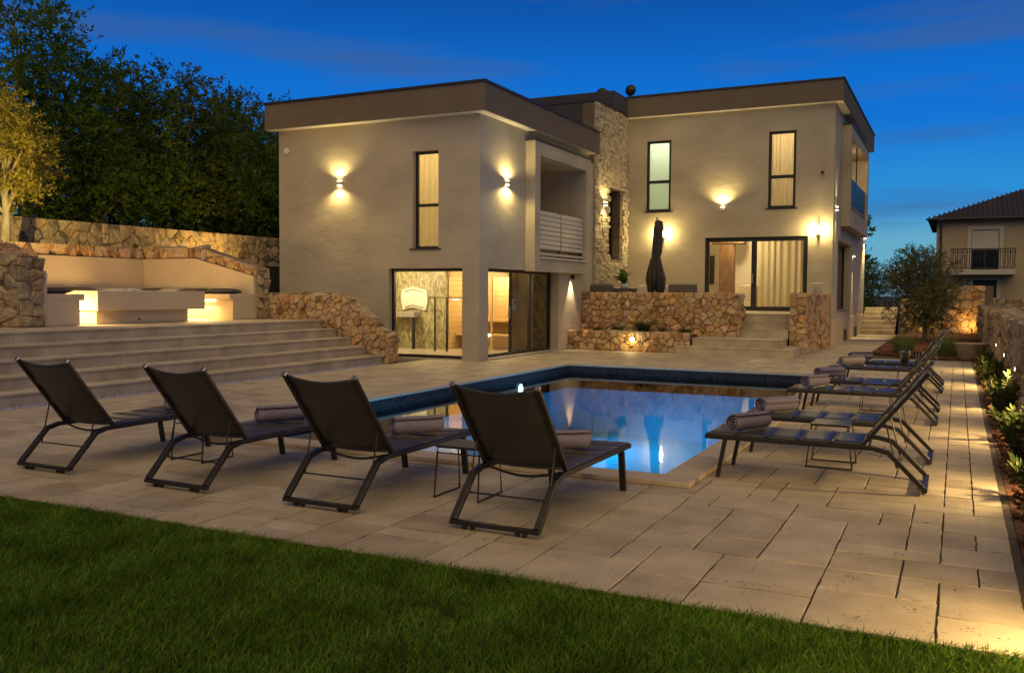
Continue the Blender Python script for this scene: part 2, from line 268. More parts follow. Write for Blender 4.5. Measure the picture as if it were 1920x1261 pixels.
# ------------------------------------------------------------------ helpers
WT = {}     # world translation of each object (no rotation for world-built things)
def tag(o, label=None, cat=None, group=None, kind=None):
    if label: o['label'] = label
    if cat: o['category'] = cat
    if group: o['group'] = group
    if kind: o['kind'] = kind
    return o
def thing(name, label, cat, loc=(0, 0, 0), rz=0.0, group=None):
    o = bpy.data.objects.new(name, None); COL.objects.link(o); o.location = loc; o.rotation_euler = (0, 0, rz); o.empty_display_size = 0.1
    WT[o] = Vector(loc); return tag(o, label, cat, group)
class MB:
    def __init__(s): s.v = []; s.f = []
    def add(s, vs, fs):
        k = len(s.v); s.v += [tuple(p) for p in vs]; s.f += [tuple(i + k for i in q) for q in fs]; return s
    def box(s, x0, y0, z0, x1, y1, z1):
        return s.add([(x0, y0, z0), (x1, y0, z0), (x1, y1, z0), (x0, y1, z0), (x0, y0, z1), (x1, y0, z1), (x1, y1, z1), (x0, y1, z1)],
                     [(0, 3, 2, 1), (4, 5, 6, 7), (0, 1, 5, 4), (1, 2, 6, 5), (2, 3, 7, 6), (3, 0, 4, 7)])
    def sweep(s, pts, sec, up=(0, 0, 1), closed=False):
        """sweep a section [(a,b)...] along a polyline, mitred"""
        pts = [Vector(p) for p in pts]; n = len(pts); m = len(sec); vs = []; up = Vector(up)
        for i, p in enumerate(pts):
            if closed: t0 = (p - pts[i - 1]).normalized(); t1 = (pts[(i + 1) % n] - p).normalized()
            else:
                t0 = (p - pts[i - 1]).normalized() if i else (pts[1] - p).normalized(); t1 = (pts[i + 1] - p).normalized() if i < n - 1 else t0
            t = (t0 + t1).normalized()
            u = up
            if abs(t.dot(u)) > 0.97: u = Vector((0, 1, 0)) if abs(t.y) < 0.9 else Vector((1, 0, 0))
            a = t.cross(u).normalized(); b = a.cross(t).normalized(); k = 1.0 / max(0.5, t.dot(t1))
            # stretch the mitre only in the plane of the bend
            bend = (t1 - t0)
            for (x, y) in sec:
                q = a * x + b * y
                if bend.length > 1e-4:
                    d = bend.normalized(); q = q + d * q.dot(d) * (k - 1)
                vs.append(p + q)
        fs = []
        for i in range(n if closed else n - 1):
            j = (i + 1) % n
            for q in range(m): fs.append((i * m + q, i * m + (q + 1) % m, j * m + (q + 1) % m, j * m + q))
        if not closed: fs += [tuple(range(m - 1, -1, -1)), tuple((n - 1) * m + q for q in range(m))]
        return s.add(vs, fs)
    def tube(s, pts, r, n=8, **k):
        return s.sweep(pts, [(r * math.cos(2 * PI * i / n), r * math.sin(2 * PI * i / n)) for i in range(n)], **k)
    def bar(s, pts, w, h, **k):
        return s.sweep(pts, [(-w / 2, -h / 2), (w / 2, -h / 2), (w / 2, h / 2), (-w / 2, h / 2)], **k)
    def lathe(s, prof, c=(0, 0, 0), n=20, fn=None):
        vs = []; m = len(prof)
        for i in range(n):
            a = 2 * PI * i / n
            for (r, z) in prof:
                rr = r * (fn(a, z) if fn else 1.0); vs.append((c[0] + rr * math.cos(a), c[1] + rr * math.sin(a), c[2] + z))
        fs = [(i * m + j, ((i + 1) % n) * m + j, ((i + 1) % n) * m + j + 1, i * m + j + 1) for i in range(n) for j in range(m - 1)]
        return s.add(vs, fs)
    def prism(s, poly, d0, d1, fn):
        """poly in (u,v); fn(u,v,d) -> xyz; closed solid between d0 and d1"""
        m = len(poly); vs = [fn(u, v, d0) for u, v in poly] + [fn(u, v, d1) for u, v in poly]
        fs = [tuple(range(m - 1, -1, -1)), tuple(range(m, 2 * m))] + [(i, (i + 1) % m, m + (i + 1) % m, m + i) for i in range(m)]
        return s.add(vs, fs)
    def mesh(s, name, material=None, smooth=False):
        me = bpy.data.meshes.new(name); me.from_pydata(s.v, [], s.f); me.validate()
        if material: me.materials.append(MATS[material])
        if smooth:
            me.polygons.foreach_set('use_smooth', [True] * len(me.polygons))
        return me
    def build(s, name, material, parent=None, smooth=False, bevel=0.0, local=False, kind=None, label=None, recalc=True):
        me = s.mesh(name, material, smooth)
        if recalc:
            import bmesh
            bm = bmesh.new(); bm.from_mesh(me); bmesh.ops.recalc_face_normals(bm, faces=bm.faces); bm.to_mesh(me); bm.free()
        return link(name, me, parent, bevel, local, kind, label)
def link(name, me, parent=None, bevel=0.0, local=False, kind=None, label=None):
    o = bpy.data.objects.new(name, me); COL.objects.link(o); WT[o] = Vector((0, 0, 0))
    if parent is not None:
        o.parent = parent
        if not local: o.location = -WT[parent]
        else: WT[o] = WT[parent].copy()
    if bevel:
        b = o.modifiers.new('bevel', 'BEVEL'); b.width = bevel; b.segments = 2; b.limit_method = 'ANGLE'; b.angle_limit = 0.7
    if kind: o['kind'] = kind
    if label: o['label'] = label
    return o
def struct(name, mb, material, **k):
    return mb.build(name, material, kind='structure', **k)
def copy_tree(o, parent=None, loc=None, rz=None, label=None):
    c = o.copy(); COL.objects.link(c); c.parent = parent
    if loc is not None: c.location = loc; WT[c] = Vector(loc)
    if rz is not None: c.rotation_euler = (0, 0, rz)
    if label: c['label'] = label
    for ch in o.children: copy_tree(ch, c)
    return c
def pmesh(name, V, Fq, material, smooth=False):
    """fast mesh from numpy arrays: V (n,3), Fq (m,k) same-size faces"""
    me = bpy.data.meshes.new(name); n = len(V); m, k = Fq.shape
    me.vertices.add(n); me.vertices.foreach_set('co', V.astype(np.float32).ravel())
    me.loops.add(m * k); me.loops.foreach_set('vertex_index', Fq.astype(np.int32).ravel())
    me.polygons.add(m); me.polygons.foreach_set('loop_start', np.arange(0, m * k, k, dtype=np.int32))
    me.update(calc_edges=True); me.materials.append(MATS[material])
    if smooth: me.polygons.foreach_set('use_smooth', [True] * m)
    return me
def lamp(name, kind, loc, power, color=(1.0, 0.66, 0.32), direction=None, spot=2.0, blend=0.6, radius=0.03, parent=None, size=None):
    d = bpy.data.lights.new(name, kind); d.energy = power; d.color = color
    if kind in ('SPOT', 'POINT'): d.shadow_soft_size = radius
    if kind == 'SPOT': d.spot_size = spot; d.spot_blend = blend
    if kind == 'AREA': d.shape = 'RECTANGLE'; d.size, d.size_y = size
    o = bpy.data.objects.new(name, d); COL.objects.link(o); o.location = loc
    if direction is not None: o.rotation_euler = Vector(direction).to_track_quat('-Z', 'Y').to_euler()
    if parent is not None: o.parent = parent; o.location = Vector(loc) - WT[parent]
    return o
def wall_holes(fn, u0, u1, v0, v1, d0, d1, holes):
    """a slab in (u,v) between depths d0 (outer) and d1 (inner) with rectangular openings; fn(u,v,d)->xyz"""
    us = sorted({u0, u1, *[h[0] for h in holes], *[h[1] for h in holes]}); vs_ = sorted({v0, v1, *[h[2] for h in holes], *[h[3] for h in holes]})
    us = [u for u in us if u0 <= u <= u1]; vs_ = [v for v in vs_ if v0 <= v <= v1]
    nu, nv = len(us) - 1, len(vs_) - 1
    solid = [[not any(h[0] - 1e-6 <= (us[i] + us[i + 1]) / 2 <= h[1] and h[2] <= (vs_[j] + vs_[j + 1]) / 2 <= h[3] for h in holes) for j in range(nv)] for i in range(nu)]
    mb = MB(); idx = {}
    def V(i, j, d):
        k = (i, j, d)
        if k not in idx: idx[k] = len(mb.v); mb.v.append(tuple(fn(us[i], vs_[j], d)))
        return idx[k]
    S = lambda i, j: 0 <= i < nu and 0 <= j < nv and solid[i][j]
    for i in range(nu):
        for j in range(nv):
            if not solid[i][j]: continue
            mb.f.append((V(i, j, d0), V(i + 1, j, d0), V(i + 1, j + 1, d0), V(i, j + 1, d0)))
            mb.f.append((V(i, j, d1), V(i, j + 1, d1), V(i + 1, j + 1, d1), V(i + 1, j, d1)))
            for (di, dj, a, b) in ((-1, 0, (i, j), (i, j + 1)), (1, 0, (i + 1, j), (i + 1, j + 1)), (0, -1, (i, j), (i + 1, j)), (0, 1, (i, j + 1), (i + 1, j + 1))):
                if not S(i + di, j + dj): mb.f.append((V(*a, d0), V(*b, d0), V(*b, d1), V(*a, d1)))
    return mb
FY = lambda u, v, d: (u, d, v)      # wall facing -Y : u=x, v=z, d=y
FX = lambda u, v, d: (d, u, v)      # wall facing +X : u=y, v=z, d=x

# ---- rubble stone faces ------------------------------------------------
def clip(poly, nx, ny, c):
    """keep nx*x+ny*y <= c"""
    out = []
    for i, p in enumerate(poly):
        q = poly[(i + 1) % len(poly)]; a = nx * p[0] + ny * p[1] - c; b = nx * q[0] + ny * q[1] - c
        if a <= 0: out.append(p)
        if (a < 0 < b) or (b < 0 < a):
            t = a / (a - b); out.append((p[0] + t * (q[0] - p[0]), p[1] + t * (q[1] - p[1])))
    return out
def inside(poly, x, y):
    r = False; j = len(poly) - 1
    for i in range(len(poly)):
        a, b = poly[i], poly[j]
        if (a[1] > y) != (b[1] > y) and x < (b[0] - a[0]) * (y - a[1]) / (b[1] - a[1]) + a[0]: r = not r
        j = i
    return r
def stones(poly, s, gap, rg, sx=1.0):
    """uneven stone outlines filling a CONVEX polygon in (u,v)"""
    us = [p[0] for p in poly]; vs = [p[1] for p in poly]; P = []
    nu = max(1, round((max(us) - min(us)) / (s * sx))); nv = max(1, round((max(vs) - min(vs)) / s))
    du = (max(us) - min(us)) / nu; dv = (max(vs) - min(vs)) / nv
    for i in range(nu):
        for j in range(nv):
            x = min(us) + (i + 0.5 + ((0.25 if j % 2 else -0.25) + rg.uniform(-0.46, 0.46)) * (1 if nu > 2 else .35)) * du; y = min(vs) + (j + 0.5 + rg.uniform(-0.46, 0.46) * (1 if nv > 2 else .5)) * dv
            if rg.random() < 0.10: continue
            if inside(poly, x, y): P.append((x, y))
    out = []
    R = 4.0 * max(du, dv)
    for (x, y) in P:
        c = list(poly)
        for (a, b) in P:
            if (a, b) == (x, y) or abs(a - x) > R or abs(b - y) > R: continue
            nx, ny = a - x, b - y; d = math.hypot(nx, ny); nx /= d; ny /= d
            c = clip(c, nx, ny, nx * (x + a) / 2 + ny * (y + b) / 2 - gap / 2)
            if len(c) < 3: break
        if len(c) < 3: continue
        ar = 0.5 * abs(sum(c[i][0] * c[(i + 1) % len(c)][1] - c[(i + 1) % len(c)][0] * c[i][1] for i in range(len(c))))
        if ar < (0.25 * s) ** 2: continue
        if max(p[0] for p in c) - min(p[0] for p in c) > 3.2 * s or max(p[1] for p in c) - min(p[1] for p in c) > 3.2 * s: continue
        c2 = []
        for i, p in enumerate(c):
            q = c[(i + 1) % len(c)]
            if math.hypot(p[0] - q[0], p[1] - q[1]) < 0.12 * s: c2.append(((p[0] + q[0]) / 2, (p[1] + q[1]) / 2)); continue
            c2 += [(p[0] * 0.90 + q[0] * 0.10, p[1] * 0.90 + q[1] * 0.10), (p[0] * 0.10 + q[0] * 0.90, p[1] * 0.10 + q[1] * 0.90)]
        out.append(c2)
    return out
def stone_geo(c, h, rg):
    m = len(c); cx = sum(p[0] for p in c) / m; cy = sum(p[1] for p in c) / m
    tx, ty = rg.uniform(-0.32, 0.32), rg.uniform(-0.32, 0.32); V = []
    def ring(k, z, j):
        for p in c:
            u = cx + (p[0] - cx) * k; v = cy + (p[1] - cy) * k
            V.append((u, v, z + (tx * (u - cx) + ty * (v - cy)) * (1 if z > 0.01 else 0) + rg.uniform(-j, j)))
    ring(1.0, -0.03, 0); ring(0.975, h * 0.65, 0.010); ring(0.72, h, 0.014)
    V.append((cx, cy, h * rg.uniform(.9, 1.25)))
    F = [(r * m + i, r * m + (i + 1) % m, (r + 1) * m + (i + 1) % m, (r + 1) * m + i) for r in range(2) for i in range(m)] + [(2 * m + i, 2 * m + (i + 1) % m, 3 * m) for i in range(m)]
    return V, F, (cx, cy)
def stone_face(parent, polys, s, fn, material, seed, h=0.035, gap=0.007, keep=None, sx=1.0, cap=300):
    """fn(u,v,n)->xyz (n = out of the wall). Adds one object per stone under parent"""
    rg = random.Random(seed); allc = []
    for p in polys: allc += stones(p, s, gap, rg, sx)
    if keep: allc.sort(key=keep)
    rest = MB()
    for k, c in enumerate(allc):
        V, F, (cx, cy) = stone_geo(c, h * rg.uniform(0.6, 1.35), rg)
        if k < cap:
            o0 = Vector(fn(cx, cy, 0)); mb = MB(); mb.add([Vector(fn(*q)) - o0 for q in V], F)
            o = mb.build('stone', material, parent, smooth=False, local=True); o.location = o0 - WT[parent]
        else: rest.add([fn(*q) for q in V], F)
    if rest.v: rest.build('stone_rubble', material, parent, smooth=True, kind='stuff')

# ================================================================== SETTING
PX0, PX1, PY0, PY1 = -7.64, -2.22, 7.56, 18.45      # pool inner edge
CW = 0.29                                           # coping width
def flat_holes(x0, x1, y0, y1, z0, z1, holes): return wall_holes(lambda u, v, d: (u, v, d), x0, x1, y0, y1, z1, z0, holes)
struct('ground', flat_holes(-400, 400, -60, 900, -0.5, -0.07, [(PX0 - 0.1, PX1 + 0.1, PY0 - 0.1, PY1 + 0.1)]), 'ground_far')
# wooded slope beyond the retaining wall on the left
mb = MB(); nx, ny = 14, 16
for i in range(nx + 1):
    for j in range(ny + 1):
        x = -20.9 - i * 4.0; y = -6 + j * 6.0
        mb.v.append((x, y, 2.7 + 0.06 * i + 0.25 * math.sin(i * 1.7 + j * 2.1)))
for i in range(nx):
    for j in range(ny): a = i * (ny + 1) + j; mb.f.append((a, a + 1, a + ny + 2, a + ny + 1))
struct('wooded_slope', mb, 'ground_far', smooth=True)

# lawn
LY = 4.55
struct('lawn', MB().box(-14, -3, -0.068, 6, LY, -0.03), 'lawn_soil')
def grass():
    rs = np.random.RandomState(3)
    n1, n2 = 210000, 60000
    # dense where the camera can see, thinner around
    X = rs.uniform(-7.8, 1.3, n1); Y = rs.uniform(2.2, LY + 0.02, n1)
    Y = LY + 0.02 - (LY + 0.02 - Y)
    X = np.concatenate([X, rs.uniform(-12, 5, n2)]); Y = np.concatenate([Y, rs.uniform(-1, LY, n2)])
    # soft wavy edge over the paving
    X = X; Y = np.minimum(Y, LY + 0.03 + 0.025 * np.sin(X * 5.3) + 0.02 * np.sin(X * 13.1) - rs.exponential(0.012, len(X)))
    n = len(X)
    patch = 0.5 + 0.5 * np.sin(X * 2.3 + 1.3 * np.sin(Y * 1.9)) * np.sin(Y * 2.9 + np.sin(X * 1.7))
    h = (0.030 + 0.034 * rs.rand(n)) * (0.75 + 0.5 * patch); wd = 0.0017 + 0.0017 * rs.rand(n)
    a = rs.uniform(0, 2 * PI, n); lean = rs.normal(0, 0.55, (n, 2)) + np.array([0.25, 0.1])
    wx, wy = np.cos(a) * wd, np.sin(a) * wd
    z0 = np.full(n, -0.035)
    mx_ = X + lean[:, 0] * h * 0.35; my_ = Y + lean[:, 1] * h * 0.35; mz = z0 + h * 0.6
    tx_ = X + lean[:, 0] * h; ty_ = Y + lean[:, 1] * h; tz = z0 + h
    V = np.stack([np.stack([X - wx, Y - wy, z0], 1), np.stack([X + wx, Y + wy, z0], 1), np.stack([mx_ + wx * .8, my_ + wy * .8, mz], 1), np.stack([mx_ - wx * .8, my_ - wy * .8, mz], 1), np.stack([tx_, ty_, tz], 1)], 1).reshape(-1, 3)
    k = np.arange(n)[:, None] * 5
    T = np.concatenate([k + np.array([[0, 1, 2]]), k + np.array([[0, 2, 3]]), k + np.array([[3, 2, 4]])], 0)
    o = link('grass', pmesh('grass', V, T, 'grass')); tag(o, 'short dark green lawn grass beside the paving', 'grass', kind='stuff')
grass()

# paving: ashlar slabs on a 0.2 m module
paving = struct('paving', flat_holes(-11.25, 0.40, LY, 24.6, -0.066, -0.012, [(PX0 - 0.1, PX1 + 0.1, PY0 - 0.1, PY1 + 0.1)]), 'joint')
def pavers():
    rg = random.Random(11); M = 0.2; x0, y0 = -11.25, LY
    nx = int(round((0.40 - x0) / M)); ny = int((39.2 - y0) / M)
    def ok(i, j):
        x = x0 + (i + .5) * M; y = y0 + (j + .5) * M
        if PX0 - CW + .06 < x < PX1 + CW - .06 and PY0 - CW + .06 < y < PY1 + CW - .06: return False
        if y > 23.85 and -9.9 < x < -3.65: return False
        if y > 18.55 and x < -9.9: return False
        if y > 24.5 and not (-3.65 < x < -2.15): return False
        return True
    occ = [[not ok(i, j) for j in range(ny)] for i in range(nx)]
    sizes = [(3, 2), (2, 3), (3, 3), (3, 2), (2, 3), (4, 2), (2, 2), (2, 3), (3, 2), (2, 1), (1, 2), (2, 2), (3, 1), (2, 1)]
    out = []
    for j in range(ny):
        for i in range(nx):
            if occ[i][j]: continue
            opts = sizes[:]; rg.shuffle(opts); opts += [(1, 1)]
            opts.sort(key=lambda s: (s[0] * s[1] < 2))
            for (a, b) in opts:
                if i + a <= nx and j + b <= ny and all(not occ[p][q] for p in range(i, i + a) for q in range(j, j + b)):
                    for p in range(i, i + a):
                        for q in range(j, j + b): occ[p][q] = True
                    out.append((x0 + i * M, y0 + j * M, a * M, b * M)); break
    def slab(w, d, rg):
        g = 0.0055; c = 0.0025; mb = MB(); t = -0.012
        def edge(x0, y0, x1, y1, z, j):
            P = []; cs = [(x0, y0), (x1, y0), (x1, y1), (x0, y1)]
            for a in range(4):
                p, q = cs[a], cs[(a + 1) % 4]; n = 4
                for k in range(n):
                    f = k / n; jx, jy = (rg.uniform(-j, j), rg.uniform(-j, j)) if True else (0, 0)
                    P.append((p[0] + (q[0] - p[0]) * f + jx, p[1] + (q[1] - p[1]) * f + jy, z))
            return P
        r0 = edge(g, g, w - g, d - g, -0.03, 0.0); r1 = edge(g, g, w - g, d - g, -0.004, 0.0038); r2 = edge(g + c, g + c, w - g - c, d - g - c, 0.0, 0.0040)
        m = len(r0); mb.v = r0 + r1 + r2
        mb.f = [(r * m + i, r * m + (i + 1) % m, (r + 1) * m + (i + 1) % m, (r + 1) * m + i) for r in range(2) for i in range(m)] + [tuple(2 * m + i for i in range(m))]
        return mb
    cache = {}; rest = MB()
    def prio(p):
        x, y = p[0] + p[2] / 2, p[1] + p[3] / 2
        vis = -0.95 * y * 1.0 < x  # roughly inside the frame's left side
        return (y if vis else y + 40)
    out.sort(key=prio)
    for k, (x, y, a, b) in enumerate(out):
        dz = rg.uniform(-0.0015, 0.0015)
        if k < 300:
            key = (round(a, 2), round(b, 2), k % 3)
            if key not in cache: cache[key] = slab(a, b, rg).mesh('paver', 'paver')
            o = bpy.data.objects.new('paver', cache[key]); COL.objects.link(o); o.parent = paving; o.location = (x, y, dz)
        else:
            mb = slab(a, b, rg); rest.add([(p[0] + x, p[1] + y, p[2] + dz) for p in mb.v], mb.f)
    rest.build('far_pavers', 'paver', paving, kind='stuff', recalc=False)
pavers()
struct('path', MB().box(-3.65, 24.6, -0.066, -2.12, 39.2, -0.012), 'joint')

# planting beds with red earth
def bed(name, poly, z0, z1, seed, hgt=0.03):
    mb = MB().prism(poly, z0, z1, lambda u, v, d: (u, v, d)); o = struct(name, mb, 'soil'); return o
bed('planting_bed', [(0.405, 2.0), (0.85, 2.0), (0.85, 24.55), (0.405, 24.55)], -0.066, -0.01, 1)
bed('planting_bed', [(-2.11, 27.0), (0.40, 24.56), (0.85, 24.56), (0.85, 41.5), (-2.11, 41.5)], -0.066, 0.012, 2)
bed('planter_soil', [(-9.9, 24.05), (-6.45, 24.05), (-6.45, 24.92), (-9.9, 24.92)], 0.0, 0.47, 3)
# earth clods strewn over the beds
def clods():
    rs = np.random.RandomState(5); V = []; F = []; base = np.array([(1, 0, 0), (-1, 0, 0), (0, 1, 0), (0, -1, 0), (0, 0, 1), (0, 0, -1)], float)
    tri = np.array([(0, 2, 4), (2, 1, 4), (1, 3, 4), (3, 0, 4), (2, 0, 5), (1, 2, 5), (3, 1, 5), (0, 3, 5)])
    pts = [(rs.uniform(0.43, 0.82), rs.uniform(6, 24.5), 0) for _ in range(1500)] + [(rs.uniform(-2.05, 0.8), 24.7 + 12 * rs.rand() ** 1.5 + 0, 0.012) for _ in range(1700)]
    for k, (x, y, z) in enumerate(pts):
        if y > 24.6 and y < 27 - (x + 2.11) * 0.97 + 0.05: continue
        s = 0.012 + 0.05 * rs.rand() ** 3; b = base * s * rs.uniform(0.6, 1.3, (6, 3)); V.append(b + np.array([x, y, z + s * 0.2])); F.append(tri + 6 * (len(V) - 1))
    o = link('earth_clods', pmesh('earth_clods', np.concatenate(V), np.concatenate(F), 'soil')); tag(o, 'crumbly red earth clods in the planting beds', 'soil', kind='stuff')
clods()

# ---------------------------------------------------------------- swimming pool
pool = thing('swimming_pool', 'rectangular lit swimming pool with pale stone coping in the paving', 'pool', (-4.93, 13, 0))
WZ = -0.13
b = MB(); D = -1.45
b.add([(PX0, PY0, D), (PX1, PY0, D), (PX1, PY1, D), (PX0, PY1, D), (PX0, PY0, WZ - .05), (PX1, PY0, WZ - .05), (PX1, PY1, WZ - .05), (PX0, PY1, WZ - .05)],
      [(0, 1, 2, 3), (0, 4, 5, 1), (1, 5, 6, 2), (2, 6, 7, 3), (3, 7, 4, 0)])
b.build('basin', 'pool_tile', pool, recalc=False)
b = MB()
for (x0, y0, x1, y1) in ((PX0 - .12, PY0 - .12, PX1 + .12, PY0), (PX0 - .12, PY1, PX1 + .12, PY1 + .12), (PX0 - .12, PY0, PX0, PY1), (PX1, PY0, PX1 + .12, PY1)): b.box(x0, y0, WZ - .35, x1, y1, 0.001)
b.build('waterline_tile_band', 'dark_tile', pool)
b = MB(); b.add([(PX0, PY0, WZ), (PX1, PY0, WZ), (PX1, PY1, WZ), (PX0, PY1, WZ)], [(0, 1, 2, 3)]); b.build('water', 'water', pool, recalc=False)
def coping():
    rg = random.Random(4); T = 0.045
    def run(a0, a1, horizontal, c0, c1):
        p = a0
        while p < a1 - 0.05:
            q = min(a1, p + rg.choice((0.95, 1.0, 1.05)));
            if a1 - q < 0.3: q = a1
            g = 0.003
            if horizontal: MB().box(p + g, c0, 0.002, q - g, c1, T).build('coping_slab', 'coping_stone', pool, bevel=0.006)
            else: MB().box(c0, p + g, 0.002, c1, q - g, T).build('coping_slab', 'coping_stone', pool, bevel=0.006)
            p = q
    run(PX0 - CW, PX1 + CW, True, PY0 - CW, PY0 + .012); run(PX0 - CW, PX1 + CW, True, PY1 - .012, PY1 + CW)
    run(PY0 + .012, PY1 - .012, False, PX0 - CW, PX0 + .012); run(PY0 + .012, PY1 - .012, False, PX1 - .012, PX1 + CW)
coping()
for k, (y, lab) in enumerate(((15.9, 'glowing underwater lamp in the left pool wall, farther one'), (10.6, 'glowing underwater lamp in the left pool wall, nearer one'))):
    t = thing('pool_lamp', lab, 'pool lamp', (PX0, y, WZ - .15), group='underwater lamps')
    m = MB(); m.lathe([(0.0, 0.03), (0.10, 0.03), (0.14, 0.0), (0.14, -0.02)], n=18); m.v = [(z + .02, x, y_) for x, y_, z in m.v]; m.build('rim', 'steel', t, local=True, smooth=True)
    m = MB(); m.lathe([(0.0, 0.045), (0.07, 0.042), (0.10, 0.031)], n=18); m.v = [(z + .02, x, y_) for x, y_, z in m.v]; m.build('lens', 'pool_bulb', t, local=True, smooth=True)
    lamp('pool_light', 'SPOT', (PX0 + 0.12, y, WZ - .16), 850, (0.08, 0.62, 1.0), (1, .12, -0.92), 2.05, 1.0, 0.08, t)
# gravel drain at the foot of the garden steps
def gravel():
    rs = np.random.RandomState(8); V = []; F = []; base = np.array([(1, 0, 0), (-1, 0, 0), (0, 1, 0), (0, -1, 0), (0, 0, 1), (0, 0, -1)], float)
    tri = np.array([(0, 2, 4), (2, 1, 4), (1, 3, 4), (3, 0, 4), (2, 0, 5), (1, 2, 5), (3, 1, 5), (0, 3, 5)])
    for k in range(3600):
        s = 0.012 + 0.014 * rs.rand(); b = base * s * rs.uniform(0.7, 1.4, (6, 3)) * np.array([1, 1, .7]); V.append(b + np.array([rs.uniform(-11.44, -11.24), rs.uniform(5.5, 16.8), -0.012 + 0.016 * rs.rand()])); F.append(tri + 6 * k)
    o = link('gravel', pmesh('gravel', np.concatenate(V), np.concatenate(F), 'pebble_blue')); tag(o, 'strip of pale pebbles along the foot of the garden steps', 'gravel', kind='stuff')
gravel()

# ---------------------------------------------------------------- garden steps on the left
ZP = 0.94
st = thing('garden_steps', 'wide pale stone steps rising left from the pool terrace', 'steps', (-12.3, 11, 0))
RI, TR = ZP / 5, 0.42
MB().box(-11.50, 5.0, -0.3, -13.2, 16.84, 0.10).build('core', 'mortar', st)
rg = random.Random(21)
for k in range(5):
    x = -11.45 - k * TR; z0 = k * RI; z1 = z0 + RI; y = 5.0 + rg.uniform(-0.6, 0)
    while y < 16.84:
        L_ = rg.uniform(0.95, 1.3); y1 = min(16.84, y + L_); g = 0.002; j = rg.uniform(-.002, .002)
        MB().box(x - 0.45, y + g, z0 - 0.02 - (0.05 if k == 0 else 0), x - .018 + j, y1 - g, z1 - 0.035).build('riser_slab', 'step_stone', st)
        y = y1
    y = 5.0 + rg.uniform(-0.6, 0)
    while y < 16.84:
        L_ = rg.uniform(1.0, 1.5); y1 = min(16.84, y + L_); j = rg.uniform(-.0015, .0015)
        MB().box(x - 0.46, y + .002, z1 - 0.034, x + .005, y1 - .002, z1 + j).build('tread_slab', 'step_stone', st, bevel=0.006)
        y = y1
struct('upper_terrace', MB().box(-20.4, 5.0, -0.2, -13.58, 18.5, ZP - 0.004), 'step_stone')

# low rubble parapet that ends the steps by the house
bw = thing('stone_parapet', 'sloping rubble stone parapet closing the garden steps beside the house', 'stone wall', (-13, 17, 0))
poly = [(-15.4, 0.0), (-11.32, -0.02), (-11.32, 0.58), (-12.60, 1.50), (-15.4, 1.50)]
MB().prism(poly, 16.90, 17.25, FY).build('core', 'mortar', bw)
cv = [[(-15.4, 0.5), (-12.60, 0.5), (-12.60, 1.51), (-15.4, 1.51)], [(-12.60, 0.0), (-11.32, 0.0), (-11.32, 0.59), (-12.60, 1.51)]]
stone_face(bw, cv, 0.16, lambda u, v, n: (u, 16.89 - n, v), 'stone_ochre', 31, h=.03)
stone_face(bw, [[(16.9, 0), (17.25, 0), (17.25, 0.56), (16.9, 0.56)]], 0.2, lambda u, v, n: (-11.31 + n, u, v), 'stone_ochre', 32)
stone_face(bw, [[(0, 16.9), (1.57, 16.9), (1.57, 17.24), (0, 17.24)]], 0.24, lambda u, v, n: (-11.32 - u * 0.812 + n * .583, v, 0.59 + u * 0.583 + n * .812), 'stone_tan', 33)
stone_face(bw, [[(-15.4, 16.9), (-12.6, 16.9), (-12.6, 17.24), (-15.4, 17.24)]], 0.26, lambda u, v, n: (u, v, 1.50 + n), 'stone_tan', 34)

# ---------------------------------------------------------------- lounge nook with built-in benches
NX0, NX1, NY0, NY1 = -18.34, -14.75, 10.76, 16.42     # panel planes
nk = thing('lounge_nook', 'sunken lounge nook of pale rendered benches under stone capped walls', 'seating nook', (-16.5, 13.6, ZP))
zt = 2.37
# far panel (faces the viewer), its top slopes down to the right
far_poly = [(NX0, ZP), (NX1 - .02, ZP), (NX1 - .02, 1.93), (-16.62, zt), (NX0, zt)]
MB().prism(far_poly, NY1, NY1 + .12, FY).build('back_panel', 'render_smooth', nk, bevel=.01)
MB().box(NX0 - .12, NY0 - .1, ZP, NX0, NY1 + .12, zt).build('back_panel', 'render_smooth', nk, bevel=.01)
near_poly = [(NX0, ZP), (NX1 + .25, ZP), (NX1 + .25, 1.92), (-16.6, zt), (NX0, zt)]
MB().prism(near_poly, NY0 - .1, NY0 + .10, FY).build('back_panel', 'render_smooth', nk, bevel=.01)
# benches: solid base, overhanging seat, warm strip under the nosing
def bench(x0, y0, x1, y1, bx0, by0, bx1, by1):
    MB().box(bx0, by0, ZP, bx1, by1, 1.40).build('bench_base', 'render_smooth', nk, bevel=.008)
    MB().box(x0, y0, 1.40, x1, y1, 1.52).build('bench_seat', 'render_smooth', nk, bevel=.008)
bench(NX0, NY1 - .80, NX1, NY1, NX0, NY1 - .70, NX1, NY1)                         # far
bench(NX0, NY0 + .10, NX1 + .25, NY0 + .86, NX0, NY0 + .10, NX1 + .25, NY0 + .76)  # near
bench(NX0, NY0 + .87, NX0 + .80, NY1 - .81, NX0, NY0 + .87, NX0 + .70, NY1 - .81)  # back
for (x0, y0, x1, y1, d) in ((NX0 + .9, NY1 - .74, NX1 - .5, NY1 - .715, (0, -1, -.9)), (NX0 + .9, NY0 + .775, NX1 + .2, NY0 + .80, (0, 1, -.9)), (NX0 + .715, NY0 + 1.0, NX0 + .74, NY1 - .95, (1, 0, -.9))):
    o = MB().box(x0, y0, 1.365, x1, y1, 1.392).build('led_strip', 'led', nk)
    lx = x1 - x0; ly = y1 - y0; horiz = lx > ly
    c = ((x0 + x1) / 2 + (.05 if not horiz else 0), (y0 + y1) / 2 + (d[1] * .05 if horiz else 0), 1.35)
    L_ = lamp('led_light', 'AREA', c, 90, (1.0, 0.64, 0.22), d, parent=nk, size=((lx, .03) if horiz else (.03, ly)))
